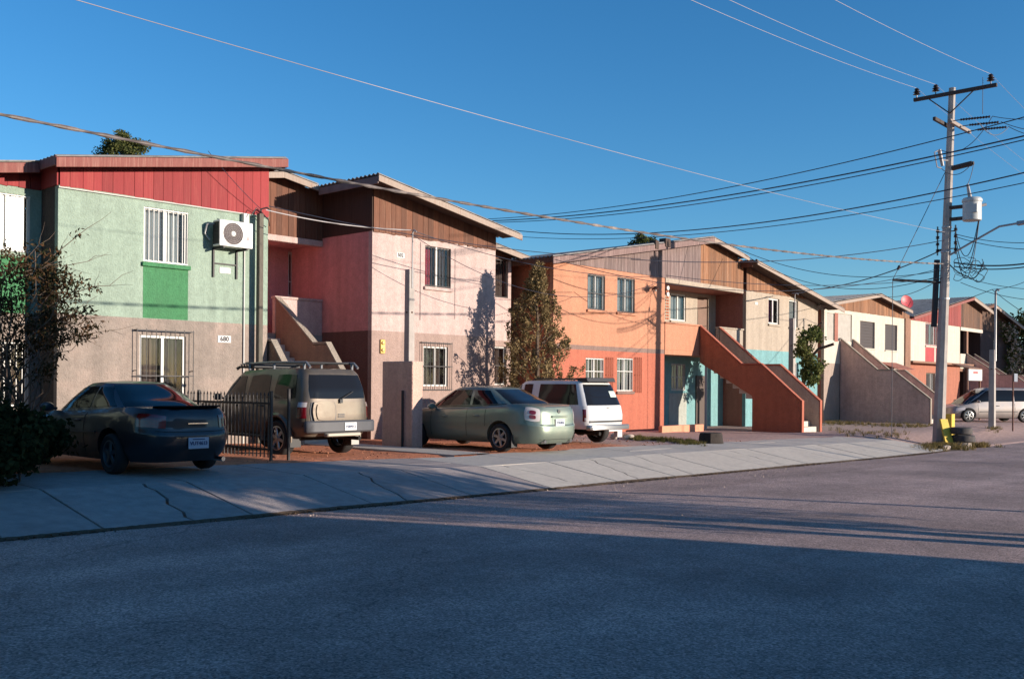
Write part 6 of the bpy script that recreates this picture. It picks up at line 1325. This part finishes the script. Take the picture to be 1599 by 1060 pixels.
# conical tree between the pink and the orange house
RT = table([(0, .35), (.08, .85), (.2, 1.0), (.45, 1.02), (.6, .86), (.74, .62), (.83, .34), (.92, .2), (1, .05)])
def cypress():
    r = random.Random(21); b = Vector((22.94, 19.98, -.1)); H = 5.35
    t = thing('cypress_tree', b, 'conical olive-green cypress growing between the pink and the orange house', 'tree')
    tr = MB(); limb(tr, b, b + Vector((0, 0, H * .93)), .11, .015, r, .01); cr = MB()
    def R(z):
        return 1.13 * RT(z / H)
    for i in range(440):
        z = H * (r.random() ** 1.15) * .93 + .25; a = r.uniform(0, 6.283); lob = 1 + .20 * math.sin(a * 3 + z * 1.9) + .14 * math.sin(a * 5 - z * 3.1)
        rr = R(z) * lob * r.uniform(.5, 1.02); base_ = b + Vector((math.cos(a) * rr * .35, math.sin(a) * rr * .35, z - .35 * rr)); tip = b + Vector((math.cos(a) * rr, math.sin(a) * rr, z + .12))
        if i % 3 == 0: limb(tr, base_, tip, .018, .006, r, .05, 3)
        # an upright feathery plume
        ln = r.uniform(.22, .48) * (1 - .35 * z / H); ax_ = (Vector((math.cos(a) * .35, math.sin(a) * .35, 1)) + rv(r) * .3).normalized()
        for k in range(58):
            f = r.random(); p = tip + ax_ * (f * ln - .22) + rv(r) * (.13 * (1 - f) + .03) * r.random() ** .5
            leaf(cr, p, ax_ * .8 + rv(r) * .8, r.uniform(.05, .11), r.uniform(.013, .026), r)
    ob('trunk', tr, M_bark, t, smooth=50); crown_ob(t, cr, F_con)
cypress()

def bushy(name, label, b, H, spread, nb, m, seed, leaf_l=(.06, .12), leaf_w=(.02, .04), per=70, zlow=.25, multi=1, droop=.0, cat='tree', clump=.32, trunk_r=.09, flat=.7, twigs=0, twig_dir=None):
    r = random.Random(seed); b = Vector(b); t = thing(name, b, label, cat); tr = MB(); cr = MB()
    stems = []
    for k in range(multi):
        top = b + Vector((r.uniform(-.25, .25) * (multi > 1) * 2, r.uniform(-.2, .2) * (multi > 1) * 2, min(.93 * H, H * zlow * r.uniform(.9, 1.3)))); limb(tr, b + Vector((r.uniform(-.1, .1), r.uniform(-.1, .1), -.1)) if multi > 1 else b, top, trunk_r, trunk_r * .7, r, .04); stems.append(top)
    for i in range(nb):
        d = rv(r); d.z = abs(d.z) * .9 if r.random() < .8 else d.z * .6; e = b + Vector((0, 0, H * (zlow + (1 - zlow) * .42))) + Vector((d.x * spread, d.y * spread, d.z * H * (1 - zlow) * .55)) * r.uniform(.45, 1) ** .6
        s = r.choice(stems)
        if i % 2 == 0: limb(tr, s, e, trunk_r * .35, .008, r, .1, 5)
        cl = clump * r.uniform(.6, 1.3)
        for k in range(per):
            o_ = rv(r) * cl * r.random() ** .45; o_.z *= flat; leaf(cr, e + o_, rv(r) + Vector((0, 0, -droop)), r.uniform(*leaf_l), r.uniform(*leaf_w), r)
    for i in range(twigs):
        s = b + Vector((r.uniform(-.3, .5) * spread, r.uniform(-.4, .2) * spread, H * r.uniform(.35, .85))); e = s + (Vector(twig_dir) + rv(r) * .35).normalized() * r.uniform(.9, 1.9); P = limb(tr, s, e, .012, .003, r, .06, 6)
        for p in P[2:5]:
            if r.random() < .6: limb(tr, p, p + (e - s).normalized() * .3 + rv(r) * .3, .005, .002, r, .05, 3)
        for p in P[:4]:
            for k in range(26): leaf(cr, p + rv(r) * .17 * r.random(), rv(r) + Vector((0, 0, -.9)), r.uniform(.06, .13), r.uniform(.012, .022), r)
    ob('trunk', tr, M_bark, t, smooth=50); crown_ob(t, cr, m); return t
bushy('shrub', 'tall dark shrub with reddish leaves and bare twigs at the left edge', (7.3, 19.4, .12), 4.35, 1.5, 84, F_dry, 5, (.06, .13), (.012, .022), 66, .12, 4, .7, 'shrub', .33, .05, twigs=20, twig_dir=(.85, -.1, .42))
bushy('shrub', 'dark low shrub at the left edge in front of the coupe bonnet', (5.6, 17.6, .15), 2.0, 1.0, 40, F_dry, 8, (.06, .12), (.02, .035), 60, .1, 3, .4, 'shrub', .3, .03)
# crown of a tree far behind the green house
p = onD(195, 228, 60); bt = bushy('eucalyptus_tree', 'dark tree crown showing above the red roof of the green house', (p.x, p.y, 0), p.z + 1.15, 1.55, 60, F_olive, 12, (.10, .2), (.03, .06), 120, .80, 1, .3, 'tree', .42, .16)
p = onD(1003, 372, 46); bushy('tree', 'tiny treetop peeping over the orange house roof', (p.x, p.y, 0), p.z + .2, .6, 16, F_olive, 14, (.08, .14), (.03, .05), 80, .92, 1, .3, 'tree', .25, .1)
# crooked small tree beside the bare stair
def crooked():
    r = random.Random(31); t0_ = onD(1253, 612, 40.5); t0_.z = -.2; t = thing('small_tree', t0_, 'crooked small leafy tree between the cream wall and the bare stair', 'tree'); tr = MB(); cr = MB()
    pts = [t0_, onD(1255, 585, 40.5), onD(1262, 563, 40.3), onD(1278, 545, 40), onD(1302, 537, 39.6)]; tr.tube(pts, [.09, .075, .065, .06, .055], 8); tr.tube([pts[2], onD(1260, 530, 40.5), onD(1268, 515, 40.6), onD(1284, 503, 40.3)], [.06, .045, .035, .03], 7)
    for (px, py, rad, n) in ((1253, 540, .4, 5), (1262, 520, .42, 6), (1272, 512, .35, 4), (1250, 557, .42, 6), (1262, 562, .35, 5), (1268, 580, .42, 7), (1272, 592, .33, 5), (1256, 578, .3, 3), (1278, 570, .28, 3), (1278, 525, .2, 2)):
        for i in range(n):
            e = onD(px, py, 40.2 + r.uniform(-.5, .5)) + rv(r) * rad * .55; tr.tube([pts[2], e], [.015, .006], 5)
            for k in range(60): leaf(cr, e + rv(r) * .24 * r.random() ** .5, rv(r) + Vector((0, 0, -.7)), r.uniform(.09, .17), r.uniform(.03, .055), r)
    ob('trunk', tr, M_bark, t, smooth=50); crown_ob(t, cr, F_green)
crooked()
# big trees and creeper at the far right
p = onD(1596, 600, 78); bushy('tree', 'dark leafy tree filling the right edge behind the last house', (p.x, p.y, -.2), 8.2, 3.4, 130, F_dark, 41, (.15, .3), (.05, .1), 75, .12, 2, .3, 'tree', .75, .2)
def creeper():
    r = random.Random(17); t = thing('creeper', onY(1578, 600, EY - .15), 'flowering creeper hanging over the corner of the last brown house', 'plant'); cr = MB(); fl = MB(); tr = MB()
    P = [onY(px, py, EY - .15) for px, py in ((1577, 620), (1575, 580), (1580, 550), (1577, 530), (1568, 516))]; tr.tube(P, .05, 6)
    for i in range(150):
        k = r.uniform(0, 3.99); s = P[int(k)].lerp(P[int(k) + 1], k % 1) + Vector((r.gauss(0, .75), -abs(r.gauss(0, .22)), r.gauss(0, .35)))
        for j in range(16): leaf(cr, s + rv(r) * .3 * r.random(), rv(r), r.uniform(.1, .2), r.uniform(.04, .08), r)
        for j in range(9 if r.random() < .75 else 0): leaf(fl, s + rv(r) * .26 * r.random() + Vector((0, -.1, 0)), rv(r) + Vector((0, -.5, 0)), r.uniform(.1, .18), r.uniform(.04, .08), r)
    ob('vine', tr, M_bark, t); crown_ob(t, cr, F_olive, 'leaves'); crown_ob(t, fl, F_bloom, 'flowers')
creeper()

# grass tufts and weeds
def tufts(name, label, spots, seed, m=None, h=(.08, .28), n=26, wd=.006, spread=.12):
    r = random.Random(seed); mb = MB()
    for x, y, z in spots:
        for k in range(n):
            a = r.uniform(0, 6.283); d = r.random() * spread; p = Vector((x + math.cos(a) * d, y + math.sin(a) * d, z - .01)); H = r.uniform(*h); lean = rv(r) * H * .6; lean.z = 0; s = Vector((math.cos(a + 1.6), math.sin(a + 1.6), 0)) * wd
            mid = p + lean * .35 + Vector((0, 0, H * .6)); tip = p + lean + Vector((0, 0, H)); b = len(mb.v); mb.v += [tuple(p - s), tuple(p + s), tuple(mid + s * .7), tuple(tip), tuple(mid - s * .7)]; mb.f.append((b, b + 1, b + 2, b + 3, b + 4))
    return tag(ob(name, mb, m or F_grass, fix=False), label, 'grass', kind='stuff')
r = random.Random(77)
F_weed = foliage('green_weeds', (.035, .045, .015), (.09, .09, .03), (.22, .17, .07))
def band(px0, py0, px1, py1, n, jx, jy, zf=None):
    out = []
    for i in range(n):
        t = r.random(); q_ = onZ(lerp(px0, px1, t) + r.gauss(0, jx), lerp(py0, py1, t) + r.gauss(0, jy), -.15); out.append((q_.x, q_.y, ground_z(q_.x, q_.y) if q_.y > LOT_Y else walk_z(q_.x, q_.y)))
    return out
tufts('weeds', 'strip of low weeds and dry grass beside the red soil and rubble', band(985, 687, 1090, 696, 200, 5, 2.2), 3, F_weed, (.04, .13), 22)
tufts('weeds', 'dry grass and weeds at the foot of the bare stair wall', band(1285, 659, 1450, 664, 170, 5, 1.5), 4, None, (.05, .18), 16)
tufts('weeds', 'clump of dry grass round the foot of the big utility pole', [(pb.x - 1.2 + r.gauss(0, .9), pb.y - .6 + r.gauss(0, .35), -.50) for i in range(150)] + [(pb.x + 1.1 + r.gauss(0, .35), pb.y - .9 + r.gauss(0, .25), -.56) for i in range(60)], 5, None, (.07, .26), 26)
tufts('weeds', 'sparse grass along the far lots and the foot of the thin posts', band(1300, 672, 1420, 678, 60, 8, 3) + band(1548, 668, 1560, 668, 20, 6, 1.5), 6, None, (.04, .16), 14)

def stone(name, label, c, s, m, seed, cat='stone'):
    r = random.Random(seed); bm = bmesh.new(); bmesh.ops.create_icosphere(bm, subdivisions=2, radius=1); mb = MB()
    V = [Vector((v.co.x * s[0], v.co.y * s[1], v.co.z * s[2])) * (1 + .22 * math.sin(v.co.x * 3 + seed) * math.sin(v.co.y * 4 + seed * 2) + r.uniform(-.08, .08)) + Vector(c) for v in bm.verts]; mb.add(V, [tuple(v.index for v in f.verts) for f in bm.faces]); bm.free()
    return tag(ob(name, mb, m, smooth=30), label, cat)
M_stone = mat('pale_stone', (.42, .34, .28), .95, var=.25, scale=6); M_stone2 = mat('dark_stump_wood', (.03, .022, .018), .95, var=.4, scale=8, bump=.8, bscale=20)
def gpt(px, py): q_ = onZ(px, py, -.12); q_.z = ground_z(q_.x, q_.y) if q_.y > LOT_Y else walk_z(q_.x, q_.y); return q_
c_ = gpt(960, 687); stone('stone', 'rounded pale stone beside the rear wheel of the white off-roader', c_ + Vector((0, 0, .06)), (.14, .12, .13), M_stone, 1)
c_ = gpt(982, 687); stone('stone', 'long pale stone lying at the edge of the weeds', c_ + Vector((0, 0, .05)), (.26, .12, .1), M_stone, 2)
c_ = gpt(1110, 693); q = MB(); rr_ = random.Random(9); q.grid([[(c_.x + math.cos(a * .314) * .36 * (1 + .14 * math.sin(a * 1.7)) * k, c_.y + math.sin(a * .314) * .33 * k, c_.z - .03 + h_) for a in range(20)] for h_, k in ((0, 1.08), (.1, 1), (.24, .97), (.31, .9), (.32, .6), (.29, .2))], closed=True); tag(ob('tree_stump', q, M_stone2, smooth=35), 'low dark tree stump at the edge of the concrete before the orange house', 'tree stump')
c_ = gpt(1453, 697); stone('stone', 'broken pinkish stone left at the foot of the utility pole', Vector((pb.x - 1.0, 11.5, -.5)), (.3, .16, .13), M_stone, 3); stone('stone', 'small pale stone at the end of the paved footway', Vector((33.2, 11.35, -.42)), (.16, .12, .09), M_stone, 4)
# bits of rubble and clods on the red soil
rb_ = MB(); r = random.Random(55)
for i in range(900):
    x = r.uniform(9.5, 27); y = r.uniform(14.95, 20.5); s = r.uniform(.008, .035) * (1.6 if r.random() < .05 else 1); z = lot_z(x); V = [Vector((x, y, z + s * .2)) + rv(r) * s * Vector((1, 1, .6)).length / 1.5 for k in range(4)]
    rb_.add(V, [(0, 1, 2), (0, 2, 3), (0, 3, 1), (1, 3, 2)])
tag(ob('rubble', rb_, mat('soil_clods', (.25, .10, .055), .95, var=.4, scale=3), fix=True), 'clods and small stones scattered over the red soil', 'rubble', kind='stuff')
# ------------------------------------------------------------------ the other side of the street: it shades the road
OZ = -.1
opp = thing('low_house', (2, -12, OZ), 'single-storey rendered house across the street whose shadow falls on the road', 'house')
OX = 15.2; q = MB(); q.box(-16, OX, -17, -8, OZ, 4.55); ob('wall', q, stucco('ochre_render', (.45, .32, .2)), opp)
q = MB(); q.box(-16.2, OX + .02, -17.2, -7.8, 4.551, 4.75); ob('roof_slab', q, M_conc2, opp)
for x in (-10, -3, 4, 10): q = MB(); q.box(x, x + 1.4, -7.999, -7.95, 1.0, 2.2); w_ = ob('window', q, M_windark, opp); q = MB(); q.box(x + .06, x + 1.34, -7.949, -7.945, 1.06, 2.14); ob('pane', q, V_glass, w_)
q = MB(); q.box(0, 1, -7.999, -7.95, OZ, 2.1); ob('door', q, mat('brown_door', (.16, .09, .06), .6), opp)
bushy('street_tree', 'leafy street tree on the near footway, out to the right, shading the road', (14.95, -2.1, -.05), 4.9, 3.0, 300, F_olive, 61, (.12, .22), (.05, .09), 60, .36, 1, .2, 'tree', .5, .19)
bushy('street_tree', 'taller leafy street tree on the near footway beside the low house', (15.2, -4.2, -.05), 7.4, 2.15, 260, F_olive, 62, (.14, .26), (.06, .1), 60, .42, 1, .2, 'tree', .55, .15)
for i, (x, y, h_, r_, lab) in enumerate(((14.35, -2.35, 2.6, .05, 'thin steel post beside the shading street tree'), (18.4, -2.0, 2.7, .085, 'thicker steel post on the near footway'), (31.0, .0, 4.2, .07, 'lamp post base on the near footway far right'), (34.5, .1, 3.6, .06, 'far right steel post on the near footway'))):
    q = MB(); q.tube([(x, y, -.1), (x, y, h_)], r_, 8); tag(ob('street_post', q, M_steel, smooth=30), lab, 'post')

nb = thing('added_house', (-5, 26, .2), 'plain two-storey house added unseen further left to dim the shaded walls', 'house')  # added out of view to hold sky light off walls facing left
q = MB(); q.box(-13, 4.2, 22.5, 31, .1, 5.7); ob('wall', q, stucco('dull_green_render', (.25, .30, .24)), nb)
q = MB(); q.prism([(-13.5, 5.72), (4.7, 5.72), (4.7, 5.85), (-4.4, 7.3), (-13.5, 5.85)], 'y', 22, 31.4); ob('roof', q, M_roof, nb)

bushy('street_tree', 'big dense tree added unseen on the left lot to darken the coupe', (1.3, 15.0, .2), 7.2, 2.3, 240, F_dark, 71, (.16, .3), (.07, .12), 60, .22, 1, .2, 'tree', .6, .2)  # unseen tree, added to cut the sky light over the coupe
bushy('shrub', 'dense black-green shrub at the left edge beside the front wheel of the coupe', (5.6, 15.1, .18), .95, .85, 70, F_dark, 72, (.07, .14), (.025, .05), 70, .08, 4, .2, 'shrub', .3, .03)
bushy('shrub', 'low dark weeds shrub nearest the camera at the left edge', (4.75, 13.7, .15), .75, .8, 60, F_dark, 73, (.07, .14), (.025, .05), 70, .08, 4, .2, 'shrub', .28, .03)

bushy('shrub', 'loose tall shrub added unseen under the street trees to streak the road with shade', (16.0, -2.9, -.05), 2.9, 2.3, 95, F_olive, 66, (.1, .2), (.03, .06), 34, .36, 3, .2, 'shrub', .45, .04)  # added out of view for low, streaky shade on road and footway
bushy('street_tree', 'tall spreading street tree added unseen far to the right to shade the last house', (85.5, 1.0, -.5), 12.5, 5.5, 170, F_olive, 67, (.3, .55), (.12, .22), 46, .2, 1, .2, 'tree', 1.3, .25)  # added out of view to keep sun off the last two houses
